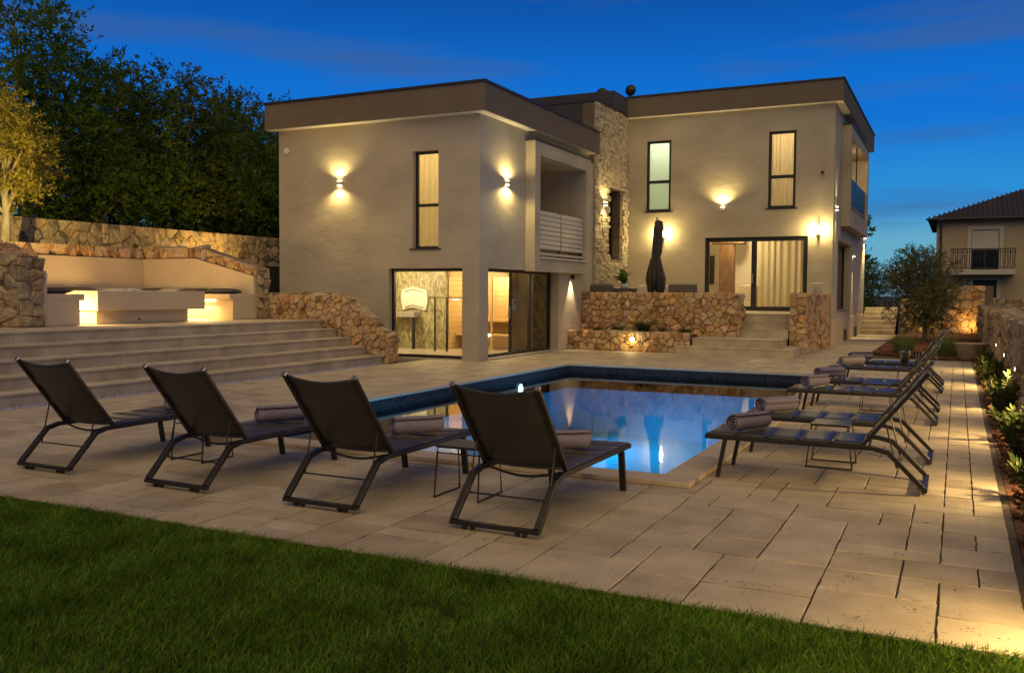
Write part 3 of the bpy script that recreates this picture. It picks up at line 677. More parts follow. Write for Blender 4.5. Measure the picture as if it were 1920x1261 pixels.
# stone cap and stone outer faces
capw = thing('nook_stone_wall', 'stepped rubble stone wall around the back of the lounge nook', 'stone wall', (-17, 16.7, ZP))
cap_poly = [(NX0 - .5, ZP), (NX1 + .02, ZP), (NX1 + .02, 2.13), (-16.52, 2.62), (NX0 - .5, 2.62)]
MB().prism(cap_poly, NY1 + .122, NY1 + .48, FY).build('core', 'mortar', capw)
stone_face(capw, [[(NX0 - .1, zt + .015), (-16.60, zt + .015), (-16.54, 2.63), (NX0 - .1, 2.63)]], 0.24, lambda u, v, n: (u, NY1 + .118 - n * 1.8, v), 'stone_ochre', 41, sx=.8)
stone_face(capw, [[(-16.60, zt + .015), (NX1 + .02, 1.915), (NX1 + .02, 2.13), (-16.54, 2.63)]], 0.24, lambda u, v, n: (u, NY1 + .118 - n * 1.8, v), 'stone_ochre', 42, sx=.5)
stone_face(capw, [[(NY1 + .1, ZP), (NY1 + .48, ZP), (NY1 + .48, 2.12), (NY1 + .1, 2.12)]], 0.21, lambda u, v, n: (NX1 + .02 + n, u, v), 'stone_tan', 43)
MB().box(NX0 - .5, NY0 - .5, ZP, NX0 - .122, NY1 + .12, 2.62).build('core', 'mortar', capw)
stone_face(capw, [[(NY0 - .4, zt + .015), (NY1 + .08, zt + .015), (NY1 + .08, 2.63), (NY0 - .4, 2.63)]], 0.24, lambda u, v, n: (NX0 - .118 + n * 1.8, u, v), 'stone_ochre', 44, sx=.8)
stone_face(capw, [[(NX0 - .5, NY1 + .1), (-16.5, NY1 + .1), (-16.5, NY1 + .46), (NX0 - .5, NY1 + .46)]], 0.26, lambda u, v, n: (u, v, 2.62 + n), 'stone_tan', 45)
nw = thing('nook_end_wall', 'rough rubble stone wall end beside the upper steps at far left', 'stone wall', (-16, 10.3, ZP))
npoly = [(NX0 - .5, ZP), (-14.5, ZP), (-14.5, 2.17), (-16.4, 2.70), (NX0 - .5, 2.70)]
MB().prism(npoly, 10.30, NY0 - .102, FY).build('core', 'mortar', nw)
stone_face(nw, [[(-16.4, ZP), (-14.5, ZP), (-14.5, 2.17), (-16.4, 2.70)], [(NX0 - .5, ZP), (-16.4, ZP), (-16.4, 2.70), (NX0 - .5, 2.70)]], 0.22, lambda u, v, n: (u, 10.29 - n, v), 'stone_tan', 46, h=.045)
stone_face(nw, [[(10.29, ZP), (NY0 + .02, ZP), (NY0 + .02, 2.15), (10.29, 2.15)]], 0.2, lambda u, v, n: (-14.49 + n, u, v), 'stone_tan', 47)
stone_face(nw, [[(0, 10.3), (1.97, 10.3), (1.97, 10.72), (0, 10.72)]], 0.26, lambda u, v, n: (-14.5 - u * .963, v, 2.17 + u * .269 + n), 'stone_ochre', 48)
# a second short flight going up at the far left
us = thing('upper_steps', 'short flight of pale steps at the far left edge beside rubble wall', 'steps', (-16, 9, ZP))
for k in range(4):
    MB().box(-19, 7.0, ZP - .01, -14.9 - .40 * k, 10.22, ZP + .18 * (k + 1)).build('step', 'step_stone', us, bevel=.006)

# fire table in the middle of the nook
ft = thing('fire_table', 'long pale fire table with overhanging slab top and pebbles', 'fire table', (-15.1, 13.3, ZP))
MB().box(-15.55, 12.05, ZP, -14.72, 14.35, 1.20).build('base', 'render_smooth', ft, bevel=.01)
m = wall_holes(lambda u, v, d: (u, v, d), -15.75, -14.58, 11.97, 14.70, 1.58, 1.20, [(-15.45, -14.9, 12.4, 14.2)]); m.build('slab', 'render_smooth', ft, bevel=.008)
MB().box(-15.44, 12.41, 1.30, -14.91, 14.19, 1.50).build('pebble_tray', 'dark_wall', ft)
rs = np.random.RandomState(2)
for k in range(46):
    m = MB(); s = rs.uniform(.03, .065); yy = rs.uniform(12.45, 14.15); big = .06 * math.exp(-((yy - 13.3) / .3) ** 2)
    m.lathe([(0, -s * .6), (s * .8, -s * .4), (s, 0), (s * .75, s * .45), (0, s * .6)], (rs.uniform(-15.4, -14.95), yy, 1.53 + big * rs.rand() + .02), n=8, fn=lambda a, z: 1 + .2 * math.sin(2 * a + s * 90)); m.build('pebble', 'pebble', ft, smooth=True)
m = MB(); m.lathe([(0, .0), (.02, .0), (.02, .02), (0, .02)], n=10); m.v = [(-14.715 + z, 13.05 + x, 1.02 + y) for x, y, z in m.v]; m.build('gas_knob', 'dark_metal', ft)

def pillow(name, loc, sx, sy, sz, material, label, group=None, rx=0.0, rz=0.0):
    t = tag(bpy.data.objects.new(name, None), None)
    bpy.data.objects.remove(t)
    n = 12; V = []; F = []
    for side in (1, -1):
        for i in range(n + 1):
            for j in range(n + 1):
                u = i / n * 2 - 1; v = j / n * 2 - 1
                k = max(0.0, (1 - u ** 4) * (1 - v ** 4)) ** 0.5
                V.append((u * sx / 2 * (1 - .05 * (1 - abs(v))), v * sy / 2 * (1 - .05 * (1 - abs(u))), side * sz / 2 * k))
    for s in (0, 1):
        for i in range(n):
            for j in range(n): a = s * (n + 1) ** 2 + i * (n + 1) + j; F.append((a, a + n + 1, a + n + 2, a + 1))
    mb = MB(); mb.v = V; mb.f = F
    o = mb.build(name, material, smooth=True); o.location = loc; o.rotation_euler = (rx, 0, rz); tag(o, label, 'cushion', group); return o
pillow('seat_cushion', (-14.95, 11.25, 1.575), .5, .58, .13, 'cushion_dark', 'dark seat cushion on the near bench end at far left')
for k, (x, lab, mt) in enumerate(((-17.5, 'dark cushion on far bench nearest the nook corner', 'cushion_dark'), (-16.85, 'pale cushion on far bench behind the fire table', 'cushion_grey'), (-16.2, 'dark cushion on far bench left of the last one', 'cushion_dark'), (-15.35, 'dark cushion on the right end of the far bench', 'cushion_dark'))):
    pillow('seat_cushion', (x, NY1 - .36, 1.58), .66, .55, .14, mt, lab)
for k, y in enumerate((12.2, 13.2, 14.2, 15.1)):
    pillow('seat_cushion', (NX0 + .36, y, 1.58), .55, .8, .15, 'cushion_grey' if k % 2 else 'cushion_dark', ('dark cushion on back bench nearest the viewer', 'grey cushion on back bench, second from the viewer', 'dark cushion on back bench behind the pebbles', 'grey cushion on back bench nearest the corner')[k])

# tall retaining wall behind, along the wood
rw = thing('retaining_wall', 'long tan rubble retaining wall in front of the dark wood', 'stone wall', (-20.5, 18, 0))
MB().box(-20.95, 6.0, 0, -20.5, 30.0, 3.33).build('core', 'mortar', rw)
stone_face(rw, [[(6, 1.5), (30, 1.5), (30, 3.36), (6, 3.36)]], 0.27, lambda u, v, n: (-20.49 + n, u, v), 'stone_tan', 51, h=.022, keep=lambda c: abs(c[0][0] - 18.5))
struct('upper_ground', MB().box(-20.49, 4, 0, -18.85, 30, 2.35), 'ground_far')

# ================================================================== HOUSE
house = thing('villa', 'flat roofed two storey beige villa with stone clad tower', 'house', (-9.5, 24, 0))
H = house
def window(parent, axis, c, u0, u1, v0, v1, bars=(), vbars=(), fw=0.06, dep=0.07, pane='pane', sill=None, curtain=None, room=0.0, label=None):
    """axis 'Y': plane y=c facing -Y ; axis 'X': plane x=c facing +X. Frame, panes, sill, curtain as sub-parts"""
    s = 1 if axis == 'Y' else -1
    fn = (lambda u, v, d: (u, c + d, v)) if axis == 'Y' else (lambda u, v, d: (c - d, u, v))
    hs = []; us = [u0 + fw] + [x for b in vbars for x in (b - fw * .6, b + fw * .6)] + [u1 - fw]; vs = [v0 + fw] + [x for b in bars for x in (b - fw * .6, b + fw * .6)] + [v1 - fw]
    for i in range(0, len(us), 2):
        for j in range(0, len(vs), 2): hs.append((us[i], us[i + 1], vs[j], vs[j + 1]))
    fr = wall_holes(fn, u0, u1, v0, v1, 0.0, dep, hs).build('window', 'dark_metal', parent, bevel=.006, label=label)
    for (a, b, e, f) in hs:
        m = MB(); m.add([fn(a - .005, e - .005, dep * .55), fn(b + .005, e - .005, dep * .55), fn(b + .005, f + .005, dep * .55), fn(a - .005, f + .005, dep * .55)], [(0, 1, 2, 3)]); m.build('glass_pane', pane, fr, recalc=False)
    if sill:
        m = MB(); a, b = fn(u0 - .07, v0 - .035, -sill), fn(u1 + .07, v0 - .002, 0.0); m.box(min(a[0], b[0]), min(a[1], b[1]), min(a[2], b[2]), max(a[0], b[0]), max(a[1], b[1]), max(a[2], b[2])); m.build('sill', 'dark_metal', fr, bevel=.004)
    if curtain:
        cu0, cu1, cd, fold, mt = curtain; n = max(8, int((cu1 - cu0) / fold * 8)); m = MB()
        for i in range(n + 1):
            u = cu0 + (cu1 - cu0) * i / n; d = cd + (.035 * math.sin(2 * PI * (u - cu0) / fold + .9 * math.sin(7 * u)) + .012 * math.sin(23 * u) if fold < 5 else 0)
            m.v += [fn(u, v0 + .02, d), fn(u, v1 + .05, d * .9 + cd * .1)]
        m.f = [(2 * i, 2 * i + 2, 2 * i + 3, 2 * i + 1) for i in range(n)]; m.build('curtain', mt, fr, smooth=True, recalc=False)
    return fr

# ---- left block
LX0, LX1, LYF, LYB = -15.78, -9.92, 18.52, 25.35
wA = (-11.74, -11.02, 2.63, 4.93); wB = (-12.41, -10.37, 0.02, 2.16)
wall_holes(FY, LX0, LX1, -0.3, 5.72, LYF, LYF + .32, [wA, wB]).build('front_wall', 'stucco', H)
dS = (18.97, 23.18, 0.02, 2.17); bS = (21.31, 24.52, 2.47, 5.09)
wall_holes(FX, LYF + .32, LYB, -0.3, 5.72, LX1, LX1 - .30, [dS, bS]).build('side_wall', 'stucco', H)
MB().box(LX0, LYB - .3, -0.3, LX1 - .31, LYB - .002, 5.71).build('rear_wall', 'stucco', H)
MB().box(LX0, LYF + .325, -0.3, LX0 + .3, LYB - .31, 5.71).build('side_wall', 'stucco', H)
MB().box(LX0 + .305, LYF + .325, 2.25, LX1 - .305, LYB - .305, 2.45).build('floor_slab', 'interior_white', H)
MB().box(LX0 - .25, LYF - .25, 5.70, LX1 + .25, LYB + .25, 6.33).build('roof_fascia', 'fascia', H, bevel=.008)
MB().box(LX0 - .235, LYF - .235, 5.688, LX1 + .235, LYF - .002, 5.699).box(LX1 + .002, LYF - .0015, 5.688, LX1 + .235, LYB, 5.699).build('soffit', 'white_paint', H)
MB().box(LX0 - .28, LYF - .28, 6.332, LX1 + .28, LYB + .28, 6.385).build('roof_coping', 'roof_metal', H)
fa = window(H, 'Y', LYF + .15, *wA, bars=(3.66,), sill=.19, curtain=(-11.74, -11.0, .18, .16, 'curtain'), label='tall window with lit curtain in the left block front')
window(H, 'Y', LYF + .13, *wB, fw=.075, label='big ground floor window into the spa room')
fs = window(H, 'X', LX1 - .24, *dS, vbars=(20.72, 21.85), fw=.075, label='three part glass sliding door on the left block side')
MB().box(LX1 - .235, 20.5, .95, LX1 - .20, 20.56, 1.25).build('door_handle', 'steel', fs)
# upper room behind the tall window
MB().box(-12.9, 18.9, 2.46, -12.8, 21.0, 5.69).build('partition', 'interior_white', H)
MB().box(-12.8, 20.9, 2.46, -10.3, 21.0, 5.69).build('partition', 'interior_white', H)
# balcony box with slatted rail
bx = wall_holes(FX, 20.98, 24.85, 2.14, 5.44, -9.65, -9.918, [bS]).build('balcony_frame', 'stucco', H, bevel=.006, label='projecting square balcony surround on the left block')
MB().box(-9.93, 20.94, 5.442, -9.62, 24.88, 5.475).build('cap', 'roof_metal', bx)
rec = MB(); X2 = -11.4
rec.add([(X2, 21.2, 2.46), (X2, 24.7, 2.46), (X2, 24.7, 5.2), (X2, 21.2, 5.2)], [(0, 1, 2, 3)]); rec.box(X2, 24.53, 2.46, -10.222, 24.63, 5.2); rec.box(X2, 21.2, 2.46, -10.222, 21.30, 5.2); rec.box(X2, 21.2, 5.095, -10.222, 24.63, 5.2)
rec.build('balcony_recess', 'render_smooth', H, recalc=False)
rl = MB().box(-9.80, 21.33, 2.58, -9.74, 24.50, 2.64).build('balcony_rail', 'grey_paint', H, label='slatted balcony railing of pale horizontal boards')
for k in range(8):
    for (y0, y1) in ((21.34, 22.86), (22.92, 24.47)):
        MB().box(-9.775, y0, 2.74 + k * .125, -9.745, y1, 2.74 + k * .125 + .105).build('slat', 'grey_paint', rl)
for y in (21.36, 22.89, 24.49): MB().box(-9.81, y - .025, 2.50, -9.78, y + .025, 3.76).build('rail_post', 'dark_metal', rl)
MB().box(-9.70, 21.33, 2.475, -9.60, 24.52, 2.52).build('drip_ledge', 'grey_paint', rl)

# ---- spa room seen through the ground floor glass
MB().box(LX0 + .305, LYF + .325, -0.05, LX1 - .26, LYB - .305, .035).build('room_floor', 'interior_floor', H)
MB().box(-15.4, 21.5, .036, -12.55, 21.6, 2.24).build('spa_wall', 'veined_wall', H)
MB().box(-15.47, 18.85, .036, -15.40, 21.5, 2.24).build('spa_wall', 'veined_wall', H)
mi = thing('wall_mirror', 'white wavy edged mirror panel on the patterned spa wall', 'mirror', (-13.75, 21.49, 1.2))
def wavy(x0, x1, z0, z1, y0, y1, bulge):
    top = [(x0 + (x1 - x0) * i / 12, z1 + .035 * math.sin(PI * 2 * i / 12 - 1.2)) for i in range(13)]; bot = [(x1 - (x1 - x0) * i / 12, z0 + .035 * math.sin(PI * 2 * (12 - i) / 12 - 1.2)) for i in range(13)]
    L_ = [(x0 - bulge * math.sin(PI * i / 8), z0 + (z1 - z0) * i / 8) for i in range(1, 8)]; R_ = [(x1 + bulge * math.sin(PI * i / 8), z1 - (z1 - z0) * i / 8) for i in range(1, 8)]
    return MB().prism(bot + L_ + top + R_, y0, y1, FY)
m = wavy(-13.90, -13.16, 1.13, 1.70, 21.44, 21.495, .06); m.build('panel', 'white_paint', mi)
for z in (1.18, 1.62): wavy(-13.82, -13.24, z, z + .022, 21.425, 21.438, .0).build('trim_band', 'steel', mi)
tv = thing('vanity_shelf', 'dark wash stand below the mirror in spa room', 'vanity', (-13.8, 21.3, 0))
MB().box(-14.05, 21.15, .90, -13.35, 21.49, 1.04).build('cabinet', 'cushion_grey', tv, bevel=.01); MB().box(-13.42, 21.15, .036, -13.35, 21.22, .90).build('leg', 'dark_metal', tv); MB().box(-14.05, 21.15, .036, -13.98, 21.22, .90).build('leg', 'dark_metal', tv)
sh = thing('shower_screen', 'thin framed glass shower screen inside the spa room', 'shower screen', (-12.9, 20.6, 0))
for x in (-12.36, -12.0): MB().box(x - .018, 20.6, .036, x + .018, 20.636, 1.44).build('post', 'dark_metal', sh)
MB().box(-12.55, 20.61, 1.442, -11.3, 20.63, 1.465).build('top_bar', 'dark_metal', sh)
m = MB(); m.add([(-12.36, 20.618, .04), (-12.0, 20.618, .04), (-12.0, 20.618, 1.44), (-12.36, 20.618, 1.44)], [(0, 1, 2, 3)]); m.build('glass_panel', 'pane', sh, recalc=False)
sa = thing('sauna_cabin', 'pale timber sauna cabin glowing inside the glazed room', 'sauna', (-11.7, 22.3, 0))
for k in range(15): MB().box(-12.55, 23.0, .04 + k * .145, -10.62, 23.03, .04 + k * .145 + .138).build('back_board', 'wood_pale', sa)
for k in range(15): MB().box(-12.545, 21.62, .04 + k * .145, -12.515, 22.99, .04 + k * .145 + .138).build('side_board', 'wood_pale', sa)
MB().box(-10.66, 21.62, .04, -10.62, 23.0, 2.2).build('side_wall', 'wood_pale', sa)
MB().box(-12.5, 22.4, .78, -10.68, 22.98, .84).build('bench', 'wood_pale', sa); MB().box(-12.5, 21.95, .40, -10.68, 22.39, .45).build('bench', 'wood_pale', sa)
MB().box(-12.55, 21.60, 2.0, -10.62, 21.64, 2.24).build('header', 'wood_pale', sa)
for x in (-11.9, -11.2): MB().box(x - .025, 21.60, .04, x + .025, 21.64, 2.0).build('door_post', 'wood_pale', sa)
MB().box(-11.3, 21.585, 1.0, -11.28, 21.60, 1.3).build('handle', 'steel', sa)
tp = thing('thermostat', 'small white control panel on the wall inside the glass door', 'control panel', (-10.6, 21.6, 1.2))
MB().box(-10.615, 21.66, 1.12, -10.58, 21.86, 1.42).build('case', 'plastic_white', tp, bevel=.01); MB().box(-10.579, 21.72, 1.31, -10.576, 21.80, 1.37).build('display', 'dark_metal', tp)
MB().box(-10.62, 23.05, .036, -10.25, 25.0, 2.24).build('spa_wall', 'veined_wall', H)

# ---- stone clad tower
TX, TY0, TY1 = -10.20, 26.65, 29.75
wT = (28.0, 29.06, 2.70, 5.0)
wall_holes(FX, TY0, TY1, -0.3, 7.52, TX - .03, TX - .45, [wT]).build('tower_wall', 'mortar', H)
MB().box(-16.0, TY0, -0.3, TX - .46, TY0 + .3, 7.52).build('tower_wall', 'dark_wall', H)
MB().box(-16.0, TY0 - .02, 7.522, TX + .04, TY1, 7.57).build('roof_coping', 'roof_metal', H)
MB().box(-15.7, 25.352, -0.3, -10.25, TY0 - .002, 5.6).build('link_wall', 'stucco', H)
def cladding():
    rg = random.Random(77); mb = MB(); z = 0.9
    while z < 7.5:
        h = rg.choice((.07, .085, .10, .12, .15)); y = TY0 - .02
        if z + h > 7.51: h = 7.515 - z
        while y < TY1 - .01:
            ln = rg.uniform(.12, .42); y1 = min(TY1 - .004, y + ln); d = rg.uniform(0.0, .055)
            if not (y1 > wT[0] and y < wT[1] and z + h > wT[2] and z < wT[3]):
                k = rg.uniform(.003, .012); mb.add([(TX - .04, y, z), (TX - .04, y1, z), (TX - .04, y1, z + h), (TX - .04, y, z + h), (TX + d, y + .006, z + .005), (TX + d + rg.uniform(-.012, .012), y1 - .006, z + .005), (TX + d + rg.uniform(-.012, .012), y1 - .006, z + h - .006), (TX + d, y + .006, z + h - .006)],
                      [(4, 5, 6, 7), (0, 1, 5, 4), (1, 2, 6, 5), (2, 3, 7, 6), (3, 0, 4, 7)])
            y = y1
        z += h
    mb.build('stone_cladding', 'stone_clad', H, kind='stuff', recalc=False)
cladding()
window(H, 'X', TX - .30, *wT, pane='pane_dark', sill=.26, label='narrow dark window in the stone clad tower')
MB().box(TX - 1.2, 27.6, 2.4, TX - 1.1, 29.5, 5.3).build('partition', 'interior_white', H)

# ---- right block
RX0, RX1, RYF, RYB = -10.19, -3.52, 29.75, 40.5
w1 = (-9.55, -8.70, 4.34, 6.71); w2 = (-5.52, -4.67, 4.32, 6.75); dR = (-7.52, -4.26, 1.06, 3.43)
wall_holes(FY, RX0, RX1, -0.3, 7.52, RYF, RYF + .32, [w1, w2, dR]).build('front_wall', 'stucco', H)
wS = (31.2, 34.95, 1.06, 3.36); bR = (32.05, 37.75, 4.42, 6.75)
wall_holes(FX, RYF + .32, RYB, -0.3, 7.52, RX1, RX1 - .3, [wS, bR]).build('side_wall', 'stucco', H)
MB().box(RX0, RYB - .3, -.3, RX1 - .31, RYB - .002, 7.51).build('rear_wall', 'stucco', H)
MB().box(RX0 - .1, TY1 + .33, -.3, RX0 + .2, RYB - .31, 7.51).build('side_wall', 'stucco', H)
MB().box(RX0 + .2, RYF + .325, .85, RX1 - .305, RYB - .305, 1.045).build('floor_slab', 'interior_floor', H)
MB().box(RX0 + .2, RYF + .325, 3.95, RX1 - .305, RYB - .305, 4.2).build('floor_slab', 'interior_white', H)
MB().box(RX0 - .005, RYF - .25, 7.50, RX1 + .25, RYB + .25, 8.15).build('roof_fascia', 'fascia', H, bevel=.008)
MB().box(RX0 + .01, RYF - .235, 7.488, RX1 + .235, RYF - .002, 7.499).box(RX1 + .002, RYF - .0015, 7.488, RX1 + .235, RYB, 7.499).build('soffit', 'white_paint', H)
MB().box(RX0 - .01, RYF - .28, 8.152, RX1 + .28, RYB + .28, 8.205).build('roof_coping', 'roof_metal', H)
MB().box(-14.5, TY0 + 1.6, 7.3, RX0 - .012, RYB, 8.17).build('roof_plant_wall', 'dark_wall', H)
window(H, 'Y', RYF + .06, *w1, bars=(5.34,), fw=.085, sill=.09, curtain=(-9.6, -8.65, .12, 99, 'frosted'), label='tall window with frosted greenish panes in the right block')
window(H, 'Y', RYF + .06, *w2, bars=(5.32,), fw=.085, sill=.09, curtain=(-5.56, -4.64, .16, .13, 'curtain'), label='tall window with pleated curtain in the right block')
fd = window(H, 'Y', RYF + .08, *dR, vbars=(-5.93,), fw=.14, curtain=(-5.85, -4.3, .35, .21, 'curtain'), label='wide sliding terrace door with a curtain on its right half')
MB().box(-5.99, RYF + .04, 1.95, -5.95, RYF + .078, 2.25).build('door_handle', 'steel', fd)
window(H, 'X', RX1 - .2, *wS, vbars=(33.0,), fw=.08, pane='pane_dark', sill=.2, curtain=(31.2, 33.0, .25, .17, 'curtain'), label='dark side window of the right block')
MB().box(RX1 - .02, RYF - .02, -.3, RX1 + .03, RYB, .80).build('plinth', 'render_smooth', H, bevel=.006)
for (y0, y1) in ((33.1, 34.0), (36.6, 37.5)):
    v = MB().box(RX1 + .031, y0, .02, RX1 + .045, y1, .40).build('vent_grille', 'dark_metal', H)
    for k in range(5): MB().box(RX1 + .046, y0 + .04, .06 + k * .065, RX1 + .055, y1 - .04, .06 + k * .065 + .03).build('louvre', 'dark_metal', v)
# balcony box on the right side
b2 = wall_holes(FX, 31.68, 38.18, 3.84, 7.14, -3.24, -3.518, [bR]).build('balcony_frame', 'stucco', H, bevel=.006, label='projecting balcony surround on the right side')
MB().box(-3.53, 31.64, 7.142, -3.21, 38.22, 7.175).build('cap', 'roof_metal', b2)
rec = MB(); rec.add([(-5.2, 31.9, 4.3), (-5.2, 38, 4.3), (-5.2, 38, 6.9), (-5.2, 31.9, 6.9)], [(0, 1, 2, 3)]); rec.box(-5.2, 37.76, 4.3, -3.822, 37.86, 6.9); rec.box(-5.2, 31.94, 4.3, -3.822, 32.04, 6.9); rec.box(-5.2, 31.9, 6.755, -3.822, 37.9, 6.9)
rec.build('balcony_recess', 'render_smooth', H, recalc=False)
r2 = MB().box(-3.36, 32.08, 4.50, -3.30, 37.72, 4.55).build('balcony_rail', 'dark_metal', H, label='dark balcony railing on the right side of the villa')
for k in range(8):
    for (y0, y1) in ((32.1, 33.9), (33.96, 35.8), (35.86, 37.7)): MB().box(-3.335, y0, 4.60 + k * .115, -3.305, y1, 4.60 + k * .115 + .095).build('slat', 'roof_metal', r2)
MB().box(-3.33, 34.2, 5.5, -3.29, 34.25, 6.745).build('post', 'dark_metal', r2)

# ---- living room behind the terrace door
MB().box(-9.9, 33.6, 1.046, -3.9, 33.7, 3.94).build('room_wall', 'interior_white', H)
MB().box(-8.6, 30.1, 1.046, -8.5, 33.6, 3.94).build('room_wall', 'interior_white', H)
bm_ = thing('timber_post', 'old brown timber post and beam inside the terrace door', 'timber post', (-7.35, 32.4, 1.05))
MB().box(-7.62, 32.2, 1.046, -7.12, 32.6, 3.35).build('post', 'beam_wood', bm_, bevel=.03); MB().box(-7.9, 32.15, 3.35, -6.75, 32.65, 3.62).build('beam', 'beam_wood', bm_, bevel=.03)
tvp = thing('wall_picture', 'narrow dark picture on the white wall inside the terrace door', 'picture', (-8.2, 33.58, 2.4))
MB().box(-8.32, 33.55, 1.95, -8.12, 33.598, 3.0).build('frame', 'dark_metal', tvp)
def armchair(name, label, loc, rz, w, d, seat, back, frame, cush, group=None):
    t = thing(name, label, 'sofa' if w > 1.2 else 'armchair', loc, rz, group)
    MB().box(-w / 2, -d / 2, .12, w / 2, d / 2, seat - .12).build('base', frame, t, local=True, bevel=.02)
    MB().box(-w / 2 + .09, -d / 2 + .03, seat - .118, w / 2 - .09, d / 2 - .16, seat).build('seat_cushion', cush, t, local=True, bevel=.035)
    MB().box(-w / 2, d / 2 - .12, seat - .118, w / 2, d / 2, back).build('backrest', frame, t, local=True, bevel=.03)
    MB().box(-w / 2 + .09, d / 2 - .30, seat + .002, w / 2 - .09, d / 2 - .122, back - .02 + .05).build('back_cushion', cush, t, local=True, bevel=.05)
    for s in (-1, 1): MB().box(min(s * w / 2, s * (w / 2 - .088)), -d / 2, seat - .118, max(s * w / 2, s * (w / 2 - .088)), d / 2 - .122, seat + .19).build('armrest', frame, t, local=True, bevel=.02)
    for sx in (-1, 1):
        for sy in (-1, 1): MB().box(sx * (w / 2 - .06) - .02, sy * (d / 2 - .06) - .02, 0, sx * (w / 2 - .06) + .02, sy * (d / 2 - .06) + .02, .12).build('leg', 'dark_metal', t, local=True)
    return t
armchair('indoor_armchair', 'cream armchair just inside the terrace door', (-6.35, 32.3, 1.046), 2.6, .8, .8, .44, .85, 'cushion_cream', 'cushion_cream')

# ---- terrace in front of the right block
TZ = 1.05
struct('house_terrace', MB().box(-9.90, 25.2, -0.2, -5.36, RYF - .001, TZ).box(-5.358, 25.75, -.2, -4.04, RYF - .001, TZ - .001), 'step_stone')
tw = thing('terrace_wall', 'ochre rubble stone wall fronting the raised terrace', 'stone wall', (-7.6, 25, 0))
MB().box(-9.915, 24.92, 0, -5.38, 25.19, 1.60).build('core', 'mortar', tw)
stone_face(tw, [[(-9.91, .40), (-5.36, .40), (-5.36, 1.62), (-9.91, 1.62)]], .185, lambda u, v, n: (u, 24.91 - n, v), 'stone_ochre', 61, h=.04)
stone_face(tw, [[(24.92, .2), (25.7, .2), (25.7, 1.60), (24.92, 1.60)]], .22, lambda u, v, n: (-5.375 + n, u, v), 'stone_ochre', 62)
stone_face(tw, [[(-9.9, 24.92), (-5.38, 24.92), (-5.38, 25.18), (-9.9, 25.18)]], .25, lambda u, v, n: (u, v, 1.60 + n * .5), 'stone_tan', 65)
pw = thing('planter_wall', 'low ochre rubble planter wall with a recessed spot light', 'stone wall', (-8.1, 24, 0))
MB().box(-9.915, 23.90, -.1, -6.42, 24.12, .52).build('core', 'mortar', pw)
stone_face(pw, [[(-9.91, 0), (-6.40, 0), (-6.40, .55), (-9.91, .55)]], .165, lambda u, v, n: (u, 23.89 - n, v), 'stone_ochre', 63, h=.038)
stone_face(pw, [[(-9.9, 23.9), (-6.42, 23.9), (-6.42, 24.11), (-9.9, 24.11)]], .22, lambda u, v, n: (u, v, .52 + n * .7), 'stone_tan', 66)
pr = thing('stair_pillar_wall', 'rubble stone wall on the right of the terrace steps', 'stone wall', (-3.83, 27, 0))
MB().box(-4.02, 25.17, -.1, -3.64, 29.74, 1.60).build('core', 'mortar', pr)
stone_face(pr, [[(-4.03, 0), (-3.62, 0), (-3.62, 1.62), (-4.03, 1.62)]], .19, lambda u, v, n: (u, 25.16 - n, v), 'stone_ochre', 64)
stone_face(pr, [[(25.16, 0), (29.72, 0), (29.72, 1.62), (25.16, 1.62)]], .24, lambda u, v, n: (-3.63 + n, u, v), 'stone_ochre', 67)
stone_face(pr, [[(-4.02, 25.17), (-3.64, 25.17), (-3.64, 29.72), (-4.02, 29.72)]], .24, lambda u, v, n: (u, v, 1.60 + n * .5), 'stone_tan', 68)
ts = thing('terrace_steps', 'broad pale stone steps up to the terrace door', 'steps', (-4.8, 24.5, 0))
RS = .21
def stepblock(x0, y0, x1, y1, z0, z1):
    MB().box(x0 + .012, y0 + .012, z0 - .02, x1 - .012, y1, z1 - .031).build('riser_slab', 'step_stone', ts)
    n = max(1, round((x1 - x0) / 1.1)); d = (x1 - x0) / n
    for k in range(n): MB().box(x0 + k * d + (.0015 if k else 0), y0, z1 - .03, x0 + (k + 1) * d, y1, z1 + rnd.uniform(-.001, .001)).build('tread_slab', 'step_stone', ts, bevel=.006)
stepblock(-6.66, 23.38, -3.63, 25.15, 0, RS); stepblock(-6.34, 23.86, -4.07, 25.45, RS, 2 * RS)
for k in range(3): stepblock(-5.345, 25.10 + .3 * k, -4.045, 25.75 + .0 * k if k < 2 else 26.1, (2 + k) * RS, (3 + k) * RS)
# steps at the back of the house path
rs_ = thing('back_steps', 'narrow flight of pale steps at the end of the path', 'steps', (-2.85, 39.6, 0))
for k in range(6): MB().box(-3.48, 39.2 + .3 * k, -.05, -2.22, 41.5, .178 * (k + 1)).build('step', 'step_stone', rs_, bevel=.008)

